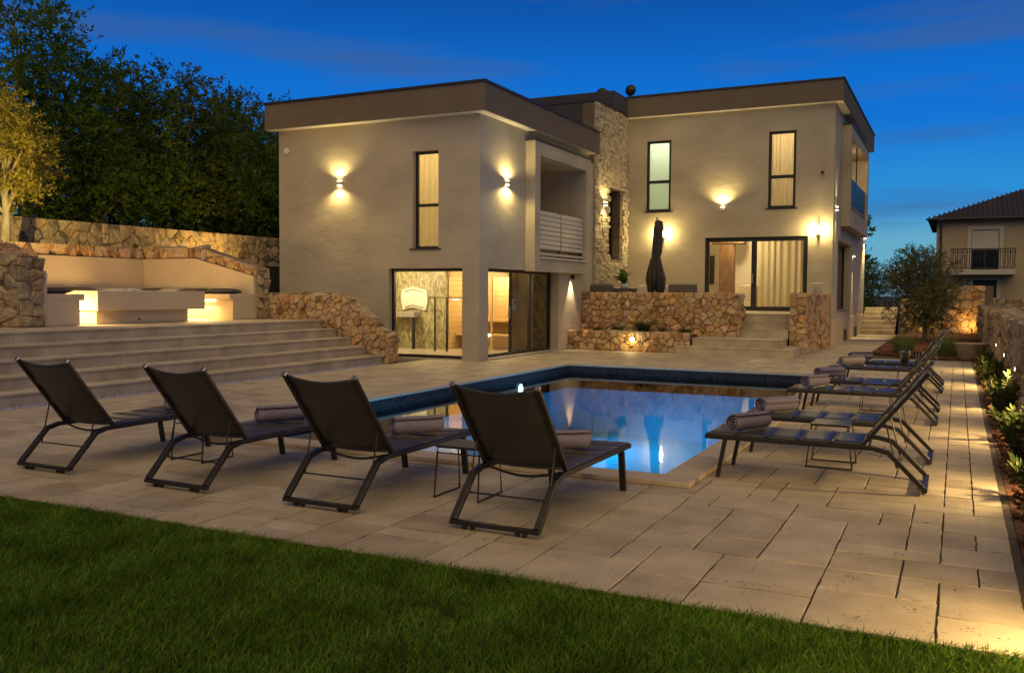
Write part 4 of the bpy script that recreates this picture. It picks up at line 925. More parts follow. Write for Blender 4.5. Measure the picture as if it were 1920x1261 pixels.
# ================================================================== LAMPS
WARM = (1.0, 0.75, 0.28)
def updown(label, axis, u, c, z, pu, pd, group='up and down wall lamps', spot=1.9, h=.11, blend=.75):
    """little half round wall lamp throwing light up and/or down"""
    out = Vector((0, -1, 0)) if axis == 'Y' else Vector((1, 0, 0)); base = Vector((u, c, z)) if axis == 'Y' else Vector((c, u, z))
    t = thing('wall_lamp', label, 'wall lamp', base, 0.0 if axis == 'Y' else PI / 2, group)
    n = 10; poly = [(.06 * math.cos(PI * i / n + PI), .09 * math.sin(PI * i / n + PI)) for i in range(n + 1)]
    MB().prism(poly, -h / 2 + .012, h / 2 - .012, lambda u_, v_, d: (u_, v_ - .003, d)).build('shade', 'white_paint', t, local=True, smooth=False)
    for s, p in ((1, pu), (-1, pd)):
        if p <= 0: continue
        MB().prism([(x * .8, y * .8 - .006) for x, y in poly], min(s * (h / 2 - .012), s * h / 2), max(s * (h / 2 - .012), s * h / 2), lambda u_, v_, d: (u_, v_, d)).build('glowing_lens', 'bulb', t, local=True)
        L_ = lamp('lamp_light', 'SPOT', base + out * .15 + Vector((0, 0, s * (h / 2 + .02))), p, WARM, (out * .10 + Vector((0, 0, s))), spot, blend, .03)
    return t
updown('half round wall lamp on the left block front wall', 'Y', -13.86, LYF, 4.27, 48, 48, spot=2.55)
updown('half round wall lamp on the left block beside the balcony', 'X', 19.88, LX1, 4.25, 48, 48, spot=2.95, blend=.45)
updown('wall lamp on the rough stone clad tower', 'X', 27.35, TX + .06, 4.42, 45, 45, spot=2.6)
updown('round uplight between the two upper right windows', 'Y', -6.95, RYF, 4.35, 95, 0, spot=2.4)
updown('slim wall lamp at the right block corner below the balcony', 'X', 30.35, RX1, 4.30, 45, 45, spot=1.3)
updown('slim downlight on the right side wall beyond the window', 'X', 35.8, RX1, 3.05, 0, 260, spot=0.8)
updown('small downlight under the balcony at the far corner', 'X', 40.1, RX1, 3.95, 0, 420, spot=1.7)
def sconce(label, x):
    t = thing('lantern_sconce', label, 'wall lantern', (x, RYF, 3.60), group='lantern sconces')
    MB().box(-.02, -.03, -.04, .02, 0, .04).build('back_plate', 'dark_metal', t, local=True, bevel=.004)
    MB().box(-.08, -.215, -.138, .08, -.032, -.13).build('base', 'dark_metal', t, local=True)
    m = MB(); m.box(-.075, -.21, -.129, .075, -.036, .13); m.build('glass_lantern', 'pane', t, local=True)
    MB().box(-.058, -.16, -.105, .058, -.09, .105).build('bulb', 'bulb', t, local=True, bevel=.02)
    for sx in (-1, 1): lamp('sconce_light', 'POINT', (x + sx * .10, RYF - .19, 3.60), 36, WARM, radius=.04)
sconce('glowing box lantern behind the closed parasol', -8.95); sconce('glowing box lantern right of the terrace door', -3.95)
dl = thing('cylinder_downlight', 'small cylinder downlight under the balcony by the stone planter', 'wall lamp', (LX1, 24.04, 2.05))
m = MB(); m.lathe([(0, .07), (.045, .07), (.045, -.07), (.035, -.07), (.035, -.05), (0, -.05)], (.075, 0, 0), n=16); m.build('body', 'dark_metal', dl, local=True); MB().box(0, -.03, -.03, .035, .03, .03).build('bracket', 'dark_metal', dl, local=True)
m = MB(); m.lathe([(0, -.055), (.034, -.055)], (.075, 0, 0), n=12); m.build('lens', 'bulb', dl, local=True)
lamp('downlight', 'SPOT', (LX1 + .075, 24.04, 1.97), 110, (1.0, .72, .42), (-.12, 0, -1), 1.25, .6, .03)
sp = thing('recessed_spot', 'round glowing spot set in the low planter wall', 'spot light', (-8.0, 23.83, .34))
m = MB(); m.lathe([(.05, 0), (.075, 0), (.08, .02), (.05, .02)], n=16); m.v = [(x, -z, y) for x, y, z in m.v]; m.build('ring', 'steel', sp, local=True); m = MB(); m.lathe([(0, .012), (.052, .012)], n=14); m.v = [(x, -z, y) for x, y, z in m.v]; m.build('lens', 'bulb', sp, local=True)
lamp('spot_light', 'POINT', (-8.0, 23.70, .32), 5, WARM, radius=.05)
# sensor and camera
m = MB(); m.box(-.07, -.07, -.07, .07, 0, .07); o = m.build('motion_sensor', 'plastic_white', bevel=.02); o.location = (-15.5, LYF, 5.16); o.rotation_euler = (0, PI / 4, 0); tag(o, 'small white diamond sensor box high on the left block', 'sensor')
scm = thing('security_camera', 'small dark security camera near the right block corner', 'camera', (-3.85, RYF, 5.40))
MB().box(-.03, -.08, -.02, .03, 0, .02).build('bracket', 'grey_paint', scm, local=True); MB().box(-.045, -.24, -.075, .045, -.06, -.005).build('body', 'dark_metal', scm, local=True, bevel=.01)
# dishes on the roof
for (x, y, z, r, lab) in ((-10.9, 29.0, 8.22, .24, 'round satellite dish on the roof edge, left low one'), (-10.2, 29.9, 8.50, .19, 'round satellite dish on a short mast, right one')):
    t = thing('satellite_dish', lab, 'satellite dish', (x, y, z - .5), group='satellite dishes'); m = MB(); m.lathe([(0, .08), (r * .5, .06), (r, 0), (r * .98, -.015), (0, .065)], n=20); m.v = [(a, -c * 1.0, b_ + .5) for a, b_, c in m.v]; m.build('dish', 'dark_metal', t, local=True, smooth=True)
    MB().tube([(0, .03, 0), (0, .03, .5)], .02).build('mast', 'dark_metal', t, local=True); MB().tube([(0, -.05, .25), (0, -.30, .45)], .01, 6).build('feed_arm', 'dark_metal', t, local=True)
# room lights (lit rooms seen in the photograph)
def ceiling_lamp(label, loc, p, color=(1.0, .74, .40), r=.12):
    t = thing('ceiling_lamp', label, 'ceiling lamp', loc); m = MB(); m.lathe([(0, -.05), (r * .8, -.05), (r, -.02), (r, .0), (0, 0)], n=16); m.build('diffuser', 'bulb_soft', t, local=True, smooth=True)
    m = MB(); m.lathe([(r + .012, .0), (r + .012, .02), (0, .02)], n=16); m.build('housing', 'white_paint', t, local=True)
    lamp('room_light', 'POINT', (loc[0], loc[1], loc[2] - .16), p, color, radius=.12)
ceiling_lamp('round ceiling lamp in the left part of the spa room', (-13.6, 20.2, 2.22), 85, (1, .80, .42))
ceiling_lamp('round ceiling lamp inside the spa room by the glass door', (-11.4, 20.6, 2.22), 45, (1, .80, .46))
ceiling_lamp('round ceiling lamp inside the sauna cabin', (-11.5, 22.5, 2.22), 45, (1, .80, .42))
ceiling_lamp('round ceiling lamp behind the left block curtain', (-11.4, 20.3, 5.66), 120, (1, .72, .30))
ceiling_lamp('round ceiling lamp in the right balcony recess', (-4.3, 35, 6.75), 60, (1, .74, .36))
ceiling_lamp('round ceiling lamp in the living room', (-6.6, 31.4, 3.93), 150, (1, .72, .34))
ceiling_lamp('round ceiling lamp behind the frosted upper window', (-9.1, 31.0, 7.4), 110, (1.0, 1.0, .78))
ceiling_lamp('round ceiling lamp behind the pleated upper curtain', (-5.0, 31.4, 7.4), 130, (1, .74, .38))
MB().box(-7.4, RYF + .33, 4.21, -7.3, 33.5, 7.49).build('partition', 'interior_white', H)
MB().box(-9.95, 33.5, 4.21, -4.0, 33.6, 7.49).build('partition', 'interior_white', H)
MB().box(-9.9, 31.8, 4.21, -5.25, 31.88, 7.49).build('partition', 'interior_white', H)
MB().box(-5.25, 31.8, 4.21, -3.83, 31.88, 7.49).build('partition', 'interior_white', H)

# ================================================================== SUN LOUNGERS
# local frame: x across (0..W), y along from the wheel end (0) to the foot end, z up
LW = .67
def make_lounger(label):
    t = thing('sun_lounger', label, 'sun lounger', (0, 0, 0), 0, 'sun loungers around the pool')
    B = lambda mb, name, m='frame_metal', par=t, **k: mb.build(name, m, par, local=True, **k)
    rl = []
    for x in (.02, LW - .02):
        r_ = B(MB().bar([(x, 1.79, .352), (x, .42, .352), (x, .30, .325), (x, .03, .055)], .036, .05, up=(1, 0, 0)), 'side_rail', bevel=.006); rl.append(r_)
        B(MB().bar([(x, 1.615, .33), (x, 1.675, .003)], .032, .052, up=(1, 0, 0)), 'front_leg', bevel=.005)
    B(MB().bar([(.0, .028, .045), (LW, .028, .045)], .05, .03), 'wheel_bar', bevel=.005)
    for x in (.11, .17, LW - .16, LW - .11):
        m = MB(); m.lathe([(0, -.013), (.02, -.013), (.024, -.008), (.024, .008), (.02, .013), (0, .013)], n=12); m.v = [(x + c, .03 + a, .024 + b_) for a, b_, c in m.v]; B(m, 'wheel', 'rubber')
    B(MB().bar([(.02, 1.77, .352), (LW - .02, 1.77, .352)], .03, .04), 'foot_bar', bevel=.006)
    # seat: padded sling panels between the rails, slightly domed
    y = .50; n = 5; d = (1.785 - .50) / n
    for k in range(n):
        m = MB(); q = 6; y0, y1 = y + k * d + .003, y + (k + 1) * d - .003
        for i in range(q + 1):
            for j in range(q + 1):
                u = i / q; v = j / q; e = min(u, 1 - u, v, 1 - v); z = .382 + .012 * min(1, e * 6) - .012 * math.sin(PI * u)
                m.v.append((.012 + (LW - .024) * u, y0 + (y1 - y0) * v, z))
        for i in range(q + 1):
            for j in range(q + 1): u = i / q; m.v.append((.012 + (LW - .024) * u, y0 + (y1 - y0) * j / q, .370 - .012 * math.sin(PI * u)))
        o_ = (q + 1) ** 2
        for i in range(q):
            for j in range(q):
                a = i * (q + 1) + j; m.f += [(a, a + q + 1, a + q + 2, a + 1), (o_ + a, o_ + a + 1, o_ + a + q + 2, o_ + a + q + 1)]
        edge = [i * (q + 1) for i in range(q + 1)] + [q * (q + 1) + j for j in range(1, q + 1)] + [i * (q + 1) + q for i in range(q - 1, -1, -1)] + [j for j in range(q - 1, 0, -1)]
        for i in range(len(edge)): a, b_ = edge[i], edge[(i + 1) % len(edge)]; m.f.append((a, b_, o_ + b_, o_ + a))
        B(m, 'seat_panel', 'sling', smooth=True)
    # backrest, raised
    hy, hz = .49, .375; ty, tz = .015, .98
    L_ = math.hypot(ty - hy, tz - hz); ay, az = (ty - hy) / L_, (tz - hz) / L_; ny, nz = az, -ay   # normal towards the sitter
    pt = lambda x, s, nn=0: (x, hy + ay * s + ny * nn, hz + az * s + nz * nn)
    for x in (.018, LW - .018): B(MB().bar([pt(x, -.02), pt(x, L_)], .030, .034, up=(1, 0, 0)), 'back_rail', bevel=.006)
    for x in (.018, LW - .018):
        m = MB(); m.bar([pt(x, L_ - .001), pt(x, L_ + .012)], .032, .036, up=(1, 0, 0)); B(m, 'end_cap', 'steel')
    m = MB(); q = 8
    for sgn in (0, 1):
        for i in range(q + 1):
            for j in range(13):
                u = i / q; s = .015 + (L_ - .03) * j / 12; sag = -.028 * math.sin(PI * u) * (0.6 + .4 * j / 12) - (.009 if j in (4, 8) else 0)
                dip = .028 * math.sin(PI * u) * (1 if j == 12 else 0)
                m.v.append(pt(.03 + (LW - .06) * u, s - dip, .016 + sag - sgn * .014))
    o_ = (q + 1) * 13
    for i in range(q):
        for j in range(12):
            a = i * 13 + j; m.f += [(a, a + 13, a + 14, a + 1), (o_ + a, o_ + a + 1, o_ + a + 14, o_ + a + 13)]
    for i in range(q): a = i * 13; m.f += [(a, o_ + a, o_ + a + 13, a + 13), (a + 12, a + 25, o_ + a + 25, o_ + a + 12)]
    for j in range(12): a = j; m.f.append((a, a + 1, o_ + a + 1, o_ + a)); a = q * 13 + j; m.f.append((a, o_ + a, o_ + a + 1, a + 1))
    B(m, 'back_sling', 'sling', smooth=True)
    # curved lower cross tube and folding support wire
    B(MB().tube([(.03 + (LW - .06) * i / 10, .47 - .0 * i, .362 - .055 * math.sin(PI * i / 10)) for i in range(11)], .010, 8), 'cross_tube', smooth=True)
    p0, p1 = pt(.03, .24, -.02), pt(LW - .03, .24, -.02)
    B(MB().tube([(p0[0] - .012, p0[1], p0[2]), (p0[0], p0[1] - .004, p0[2]), (.03, .235, .205), (LW - .03, .235, .205), (p1[0], p1[1] - .004, p1[2]), (p1[0] + .012, p1[1], p1[2])], .0065, 6), 'support_wire')
    return t
PROTO = make_lounger('dark sling lounger in the front row, leftmost by the steps')
lab_front = ['dark sling lounger in the front row, leftmost by the steps', 'dark sling lounger in the front row, second from the left', 'dark sling lounger in the front row, third from the left', 'dark sling lounger in the front row, nearest the pool corner']
front_x = [-7.52, -5.94, -4.50, -3.06]
for k, x in enumerate(front_x):
    o = PROTO if k == 0 else copy_tree(PROTO, label=lab_front[k])
    o.location = (x, 5.29 - .0 * k, 0); o.rotation_euler = (0, 0, (0.012, -.006, .004, -.01)[k])
right_y = [7.87, 9.27, 12.11, 13.57, 16.25, 17.59]
lab_right = ['dark sling lounger on the right side, nearest the viewer', 'dark sling lounger on the right side, second from the viewer', 'dark sling lounger on the right side, third from the viewer', 'dark sling lounger on the right side, fourth from the viewer', 'dark sling lounger on the right side, second farthest away', 'dark sling lounger on the right side, farthest by the red bed']
for k, y in enumerate(right_y):
    o = copy_tree(PROTO, label=lab_right[k]); o.location = (-.17, y, 0); o.rotation_euler = (0, 0, PI / 2 + (.006, -.008, .004, .01, -.005, .006)[k])

# rolled towels
def make_towel(name, label, material, turns=2.7, r1=.080, ln=.44):
    m = MB(); n = int(turns * 18); th = .011; prof = []
    for i in range(n + 1):
        a = 2 * PI * turns * i / n - 2.2; r = .012 + (r1 - .012) * i / n; prof.append((r, a))
    xs = [-.5, -.485, -.3, -.1, .12, .32, .485, .5]; P = []
    for k, sx in enumerate(xs):
        sh = .90 if k in (0, len(xs) - 1) else 1.0
        for (r, a) in prof: P.append((sx * ln + .010 * math.sin(a * .9 + 1), (r * sh + .003 * math.sin(3 * a + sx * 9)) * math.cos(a) * 1.06, (r * sh + .002 * math.sin(2 * a + sx * 7)) * math.sin(a) * .97))
    w_ = n + 1; m.v = P
    m.f = [(k * w_ + i, k * w_ + i + 1, (k + 1) * w_ + i + 1, (k + 1) * w_ + i) for k in range(len(xs) - 1) for i in range(n)]
    o = m.build(name, material, smooth=True, recalc=False); s = o.modifiers.new('solid', 'SOLIDIFY'); s.thickness = th; s.offset = 0; tag(o, label, 'towel', 'rolled towels'); return o
TZ_ = .394 + .076
T0 = make_towel('rolled_towel', 'rolled grey towel on the leftmost front lounger', 'towel')
towels = [(-6.93, 6.75, .9, 'rolled grey towel on the leftmost front lounger', 0), (-5.60, 6.58, 1.0, 'rolled grey towel on the second front lounger', 0), (-4.10, 6.55, .92, 'rolled grey towel on the third front lounger', 0), (-2.72, 6.42, .60, 'rolled grey towel on the front lounger by the pool corner', 0),
          (-1.64, 8.19, 1.05, 'rolled grey towel on the nearest right lounger', 0), (-1.64, 9.60, .95, 'rolled grey towel on the second right lounger', 1), (-1.64, 12.44, 1.1, 'rolled grey towel on the third right lounger', 0), (-1.64, 13.9, .9, 'rolled grey towel on the fourth right lounger', 1), (-1.60, 16.57, .8, 'rolled pale towel on the second farthest lounger', 2), (-1.58, 17.93, .7, 'rolled grey towel on the farthest right lounger', 0)]
for k, (x, y, rz, lab, v) in enumerate(towels):
    o = T0 if k == 0 else T0.copy()
    if k: COL.objects.link(o)
    o.location = (x, y, TZ_ - .004); o.rotation_euler = ((0, .5, -.6)[v], 0, rz); o['label'] = lab
    if v: o.scale = (1.05, 1.1, .95)
    if v == 2: o.data = o.data.copy(); o.data.materials[0] = MATS['towel_pale']

# side tables: a small slab on two bent wire frames
def make_table(label):
    t = thing('side_table', label, 'side table', (0, 0, 0), 0, 'wire side tables between loungers')
    MB().box(-.20, -.17, .392, .20, .17, .412).build('table_top', 'frame_metal', t, local=True, bevel=.006)
    for s in (-1, 1):
        x = s * .185
        MB().tube([(x, -.155, .388), (x * 1.0, -.165, .36), (x * 1.04, -.20, .012), (x * 1.04, .20, .012), (x, .165, .36), (x, .155, .388)], .008, 6).build('wire_leg', 'frame_metal', t, local=True)
    MB().box(-.19, -.15, .345, .19, -.138, .353).build('cross_bar', 'frame_metal', t, local=True); MB().box(-.19, .138, .345, .19, .15, .353).build('cross_bar', 'frame_metal', t, local=True)
    return t
tab = make_table('small dark wire side table behind the second front lounger')
for k, (x, y, rz, lab) in enumerate([(-6.42, 6.42, 0, 'small dark wire side table left of the second front lounger'), (-3.42, 6.22, 0, 'small dark wire side table left of the front lounger by the pool corner'), (-1.02, 8.90, PI / 2, 'small wire side table between the two nearest right loungers'), (-.95, 13.16, PI / 2, 'small wire side table between the middle pair of right loungers'), (-.72, 17.24, PI / 2, 'small wire side table carrying the wine cooler')]):
    o = tab if k == 0 else copy_tree(tab)
    o['label'] = lab; o.location = (x, y, 0); o.rotation_euler = (0, 0, rz)
# wine cooler and glasses
ck = thing('wine_cooler', 'steel wine bucket with a dark bottle on the far side table', 'wine cooler', (-.80, 17.24, .413))
m = MB(); m.lathe([(0, 0), (.065, 0), (.095, .20), (.10, .205), (.092, .20), (.062, .01), (0, .01)], n=20); m.build('bucket', 'steel', ck, local=True, smooth=True)
m = MB(); m.lathe([(0, .02), (.038, .02), (.038, .20), (.015, .27), (.015, .34), (0, .34)], (.02, 0, 0), n=14, ); m.build('bottle', 'glass_bottle', ck, local=True, smooth=True)
for k, (x, y, lab) in enumerate(((-.62, 17.18, 'empty wine glass beside the cooler, left one'), (-.58, 17.32, 'empty wine glass beside the cooler, right one'))):
    m = MB(); m.lathe([(.032, 0), (.004, .006), (.004, .09), (.036, .13), (.034, .20), (.033, .20), (.034, .13), (0, .095)], (x, y, .413), n=16); o = m.build('wine_glass', 'pane', smooth=True); tag(o, lab, 'wine glass', 'wine glasses')

# ================================================================== TERRACE FURNITURE
pa = thing('closed_parasol', 'closed dark parasol on the raised terrace', 'parasol', (-8.31, 27.0, TZ))
MB().tube([(0, 0, .05), (0, 0, 2.86)], .025, 10).build('pole', 'dark_metal', pa, local=True); MB().box(-.3, -.3, 0, .3, .3, .06).build('base', 'dark_metal', pa, local=True, bevel=.02)
m = MB(); m.lathe([(.03, 2.78), (.10, 2.74), (.125, 2.50), (.13, 2.1), (.135, 1.80), (.115, 1.66), (.15, 1.56), (.185, 1.36), (.225, 1.18), (.26, .98), (.24, .82), (.22, .56), (.10, .64), (.05, 1.2)], n=120, fn=lambda a, z: 1 + (.36 if z < 1.6 else .30) * (abs(math.sin(5.5 * a + .9 * z)) ** .6 - .62) + .13 * math.sin(3 * a + 2.1 * z + 1) + .05 * math.sin(17 * a + 5 * z) + .10 * math.sin(a + 2.5 * z))
m.v = [(x + (.03 if z > 1.7 else .0), y, z + (.12 * math.sin(3.5 * math.atan2(y, x) + .6) + .05 * math.sin(9 * math.atan2(y, x)) if z < .9 else 0)) for x, y, z in m.v]
m.build('canopy', 'parasol_cloth', pa, local=True, smooth=True)
MB().tube([(.125 * math.cos(2 * PI * i / 14), .125 * math.sin(2 * PI * i / 14), 1.66) for i in range(14)], .012, 6, closed=True).build('tie_strap', 'dark_metal', pa, local=True)
armchair('terrace_armchair', 'brown wicker armchair behind the terrace wall, left of the green plant', (-9.68, 26.2, TZ), PI, .72, .7, .42, .80, 'wicker', 'wicker')
armchair('terrace_sofa', 'cream sofa behind the terrace wall by the parasol', (-8.45, 27.9, TZ), 0, 1.75, .8, .42, .78, 'cushion_cream', 'cushion_cream')
armchair('terrace_armchair', 'grey armchair right of the closed parasol', (-7.25, 26.5, TZ), PI, .85, .75, .42, .82, 'wicker', 'cushion_grey')
dt = thing('low_table', 'low wicker box table beneath the green plant', 'table', (-9.15, 26.3, TZ)); MB().box(-.36, -.3, 0, .36, .3, .66).build('body', 'wicker', dt, local=True, bevel=.02); MB().box(-.38, -.32, .662, .38, .32, .69).build('top', 'wicker', dt, local=True)

# ================================================================== PLANTS
def leaves(n, place, size, rs, name, material, wide=.42, up=0.0):
    """n pointed leaves; place(rs,n)->(n,3) positions (and optional outward dirs)"""
    Pp, D = place(rs, n); d = rs.normal(0, 1, (n, 3)); d = D + d * .75; d[:, 2] += up; d /= np.linalg.norm(d, axis=1)[:, None]
    s = rs.normal(0, 1, (n, 3)); s -= (s * d).sum(1)[:, None] * d; s /= np.linalg.norm(s, axis=1)[:, None]
    L_ = size * (0.6 + .8 * rs.rand(n))[:, None]; W = L_ * wide * .5
    nn = np.cross(d, s); b = Pp; c = Pp + d * L_ * .5 + nn * L_ * .06; t = Pp + d * L_
    V = np.stack([b, c + s * W, t, c - s * W], 1).reshape(-1, 3); Fq = np.arange(4 * n).reshape(n, 4)
    return pmesh(name, V, Fq, material)
def crown_place(blobs, shell=.45):
    C = np.array([b[0] for b in blobs]); Rr = np.array([b[1] for b in blobs]); wgt = (Rr ** 2).prod(1) ** (1 / 3); wgt = wgt / wgt.sum()
    def f(rs, n):
        k = rs.choice(len(C), n, p=wgt); d = rs.normal(0, 1, (n, 3)); d /= np.linalg.norm(d, axis=1)[:, None]
        r = (shell + (1 - shell) * rs.rand(n)) ** .6; return C[k] + d * Rr[k] * r[:, None], d
    return f
def twig_place(blobs, per, tl, rise=.5):
    base = crown_place(blobs, .25)
    def f(rs, n):
        nt_ = max(1, n // per); P0, D0 = base(rs, nt_); D0 = D0 + rs.normal(0, .45, D0.shape); D0[:, 2] += rise; D0 /= np.linalg.norm(D0, axis=1)[:, None]
        ln = tl * rs.uniform(.5, 1.3, nt_); k = rs.randint(0, nt_, n); q = rs.rand(n)
        P = P0[k] + D0[k] * (ln[k] * q)[:, None] + rs.normal(0, tl * .035, (n, 3)); P[:, 2] -= .18 * tl * q * q
        return P, D0[k] * 1.1
    return f
def make_tree(name, label, seed, height, trunk_h, rad, nblob, nleaf, leaf, lm, bark='bark', blob=(.35, .6), group=None, low=.3, wide=.42, cat='tree', lean=0.0, trunk_r=.11, up=.0, upcone=0.0, twig=None):
    rg = random.Random(seed); rs = np.random.RandomState(seed); t = thing(name, label, cat, (0, 0, 0), 0, group)
    blobs = []
    for k in range(nblob):
        f = low + (1 - low) * (k + .5) / nblob; a = rg.uniform(0, 2 * PI); prof = math.sin(PI * min(1, max(.08, (f - low) / (1 - low) * .85 + .12))) ** .7
        if upcone: prof = (1 - (f - low) / (1 - low)) ** .7 * upcone + prof * (1 - upcone)
        r = rad * prof * rg.uniform(.35, .85); br = rad * rg.uniform(*blob) * (.75 + .4 * prof)
        blobs.append(((r * math.cos(a) + lean * f, r * math.sin(a), height * f - br * .25), (br, br, br * .78)))
    m = MB(); top = height * .8; n = 6
    spine = [(lean * (i / n) * .8 + rg.uniform(-.05, .05) * (i > 0), rg.uniform(-.05, .05) * (i > 0), -0.1 + (top + .1) * i / n) for i in range(n + 1)]
    def taper(pts, r0, r1, ns=8):
        N_ = len(pts)
        for i in range(N_ - 1):
            ra = r0 + (r1 - r0) * i / (N_ - 1); rb = r0 + (r1 - r0) * (i + 1) / (N_ - 1); p, q = Vector(pts[i]), Vector(pts[i + 1]); tdir = (q - p).normalized(); a_ = tdir.cross(Vector((.3, .9, .1))).normalized(); b_ = a_.cross(tdir)
            vs = [p + (a_ * math.cos(2 * PI * k / ns) + b_ * math.sin(2 * PI * k / ns)) * ra for k in range(ns)] + [q + (a_ * math.cos(2 * PI * k / ns) + b_ * math.sin(2 * PI * k / ns)) * rb for k in range(ns)]
            m.add(vs, [(k, (k + 1) % ns, ns + (k + 1) % ns, ns + k) for k in range(ns)])
    taper(spine, trunk_r, trunk_r * .25)
    for (c, r) in blobs[::2]:
        zz = max(trunk_h * .9, c[2] * .6); f = min(1, zz / top); p0 = Vector((lean * f * .8, 0, zz)); p2 = Vector(c); p1 = (p0 + p2) / 2 + Vector((0, 0, .12)); taper([p0, p1, p2], trunk_r * .4, trunk_r * .1, 6)
    m.build('trunk', bark, t, local=True, smooth=True)
    link('crown', leaves(nleaf, twig_place(blobs, *twig) if twig else crown_place(blobs), leaf, rs, 'crown', lm, wide, up), t, local=True)
    return t
# lit olive tree behind the nook
o = make_tree('olive_tree', 'bushy yellow lit tree behind the nook at far left', 5, 3.55, 1.1, 1.12, 24, 20000, .075, 'leaf_olive', 'bark_pale', (.14, .30), low=.44, wide=.24, upcone=.55, trunk_r=.12, twig=(26, .42, .7))
o.location = (-19.45, 13.55, 2.30)
sg = thing('garden_spotlight', 'low garden spotlight on the stone wall facing the lit tree', 'spot light', (-16.95, 10.45, 2.70)); MB().tube([(0, 0, 0), (0, 0, .15)], .012).build('stake', 'dark_metal', sg, local=True); m = MB(); m.lathe([(0, .15), (.035, .15), (.045, .23), (.03, .23), (0, .22)], n=12); m.build('head', 'dark_metal', sg, local=True)
lamp('garden_light', 'SPOT', (-16.95, 10.45, 2.98), 1000, (1.0, .70, .17), (-2.5, 3.1, 1.35), 1.2, .7, .05)
t = thing('garden_spotlight', 'low garden spotlight in front of the retaining wall near the house', 'spot light', (-19.2, 20.5, 2.35)); MB().tube([(0, 0, 0), (0, 0, .15)], .012).build('stake', 'dark_metal', t, local=True); m = MB(); m.lathe([(0, .15), (.035, .15), (.045, .23), (.03, .23), (0, .22)], n=12); m.build('head', 'dark_metal', t, local=True)
lamp('garden_light', 'SPOT', (-19.2, 20.5, 2.62), 130, (1.0, .62, .16), (-1, -.1, .30), 2.8, .8, .05)
# olive bush on the right
o = make_tree('olive_tree', 'round grey green olive tree in the red bed', 9, 2.95, .5, 1.25, 28, 30000, .075, 'leaf_bush', 'bark', (.22, .38), low=.22, wide=.26, trunk_r=.09, twig=(26, .42, .6))
o.location = (-.95, 33.6, 0.0)
# trees of the wood beyond the retaining wall
kinds = []
for k in range(4):
    kinds.append(make_tree('woodland_tree', 'x', 40 + k, (7.4, 6.2, 6.6, 5.6)[k], 1.6, (2.5, 2.2, 2.4, 2.0)[k], (30, 26, 26, 22)[k], (22000, 19000, 19000, 16000)[k], .13, ('leaf_forest', 'leaf_forest', 'leaf_brown', 'leaf_forest')[k], 'bark', (.25, .42), 'trees of the dark wood behind the wall', low=.10, wide=.42, trunk_r=.14, twig=(22, .75, .35)))
spots = [(0, -23.6, 17.0, .97, 'tallest dark tree of the wood at the upper left corner'), (1, -23.2, 14.0, .92, 'dark tree of the wood behind the lit olive, leftmost'), (1, -23.4, 19.9, .95, 'dark tree right of the tallest one in the wood'), (2, -23.1, 22.3, .90, 'brownish tree in the middle of the wood'), (3, -23.3, 24.7, .96, 'bright green tree of the wood left of the house wall'), (1, -24.0, 27.2, .86, 'dark tree of the wood nearest the house corner'), (0, -27.2, 21.5, .98, 'dark tree at the back of the wood, left one'), (1, -27.5, 25.2, 1.05, 'dark tree at the back of the wood, middle one'), (2, -27.0, 29.0, 1.02, 'brownish tree at the back of the wood near the house'), (0, -28.0, 32.6, .98, 'dark tree at the back of the wood, just left of the roof'), (3, -26.5, 15.5, 1.12, 'tall dark tree at the back left edge of the wood'), (3, -22.2, 28.6, .8, 'low green tree beside the house wall at the wood edge'), (3, -22.3, 18.6, .62, 'low dark bushy tree behind the wall below the tallest tree'), (3, -22.2, 20.9, .60, 'low green bushy tree behind the wall, middle one'), (3, -22.2, 23.4, .66, 'low bright bushy tree behind the wall toward the house'), (3, -22.1, 15.9, .60, 'low dark bushy tree behind the wall beside the lit olive'), (3, -22.0, 26.2, .62, 'low green bushy tree behind the wall close to the house corner'), (3, -22.0, 13.6, .6, 'low dark bushy tree behind the lit olive at the left edge')]
used = set()
for (k, x, y, s, lab) in spots:
    o = kinds[k] if k not in used else copy_tree(kinds[k]); used.add(k)
    o['label'] = lab; o.location = (x, y, 2.7); o.rotation_euler = (0, 0, rnd.uniform(0, 6.28)); o.scale = (s * rnd.uniform(.95, 1.15), s * rnd.uniform(.95, 1.15), s)
# far trees on the right horizon
far_spots = [(1, -6.0, 62, .75, 'dark far tree right of the villa, left one'), (3, -3.0, 66, .85, 'dark far tree behind the olive tree'), (2, -4.6, 58, .55, 'dark bush beyond the back steps'), (1, -.6, 70, .72, 'dark far tree beside the neighbour house'), (3, -5.2, 50, .62, 'dark tree close behind the villa corner')]
for (k, x, y, s, lab) in far_spots:
    o = copy_tree(kinds[k]); o['label'] = lab; o['group'] = 'far trees on the right'; o.location = (x, y, -.3); o.rotation_euler = (0, 0, rnd.uniform(0, 6.28)); o.scale = (s * 1.1, s * 1.1, s)
# branch of a tree poking out behind the villa
o = make_tree('slender_tree', 'slender dark tree showing leaves past the villa corner', 71, 5.6, 2.0, 1.0, 10, 700, .2, 'leaf_forest', 'bark', (.2, .35), low=.5, wide=.5, trunk_r=.07); o.location = (-4.5, 45.5, 0)

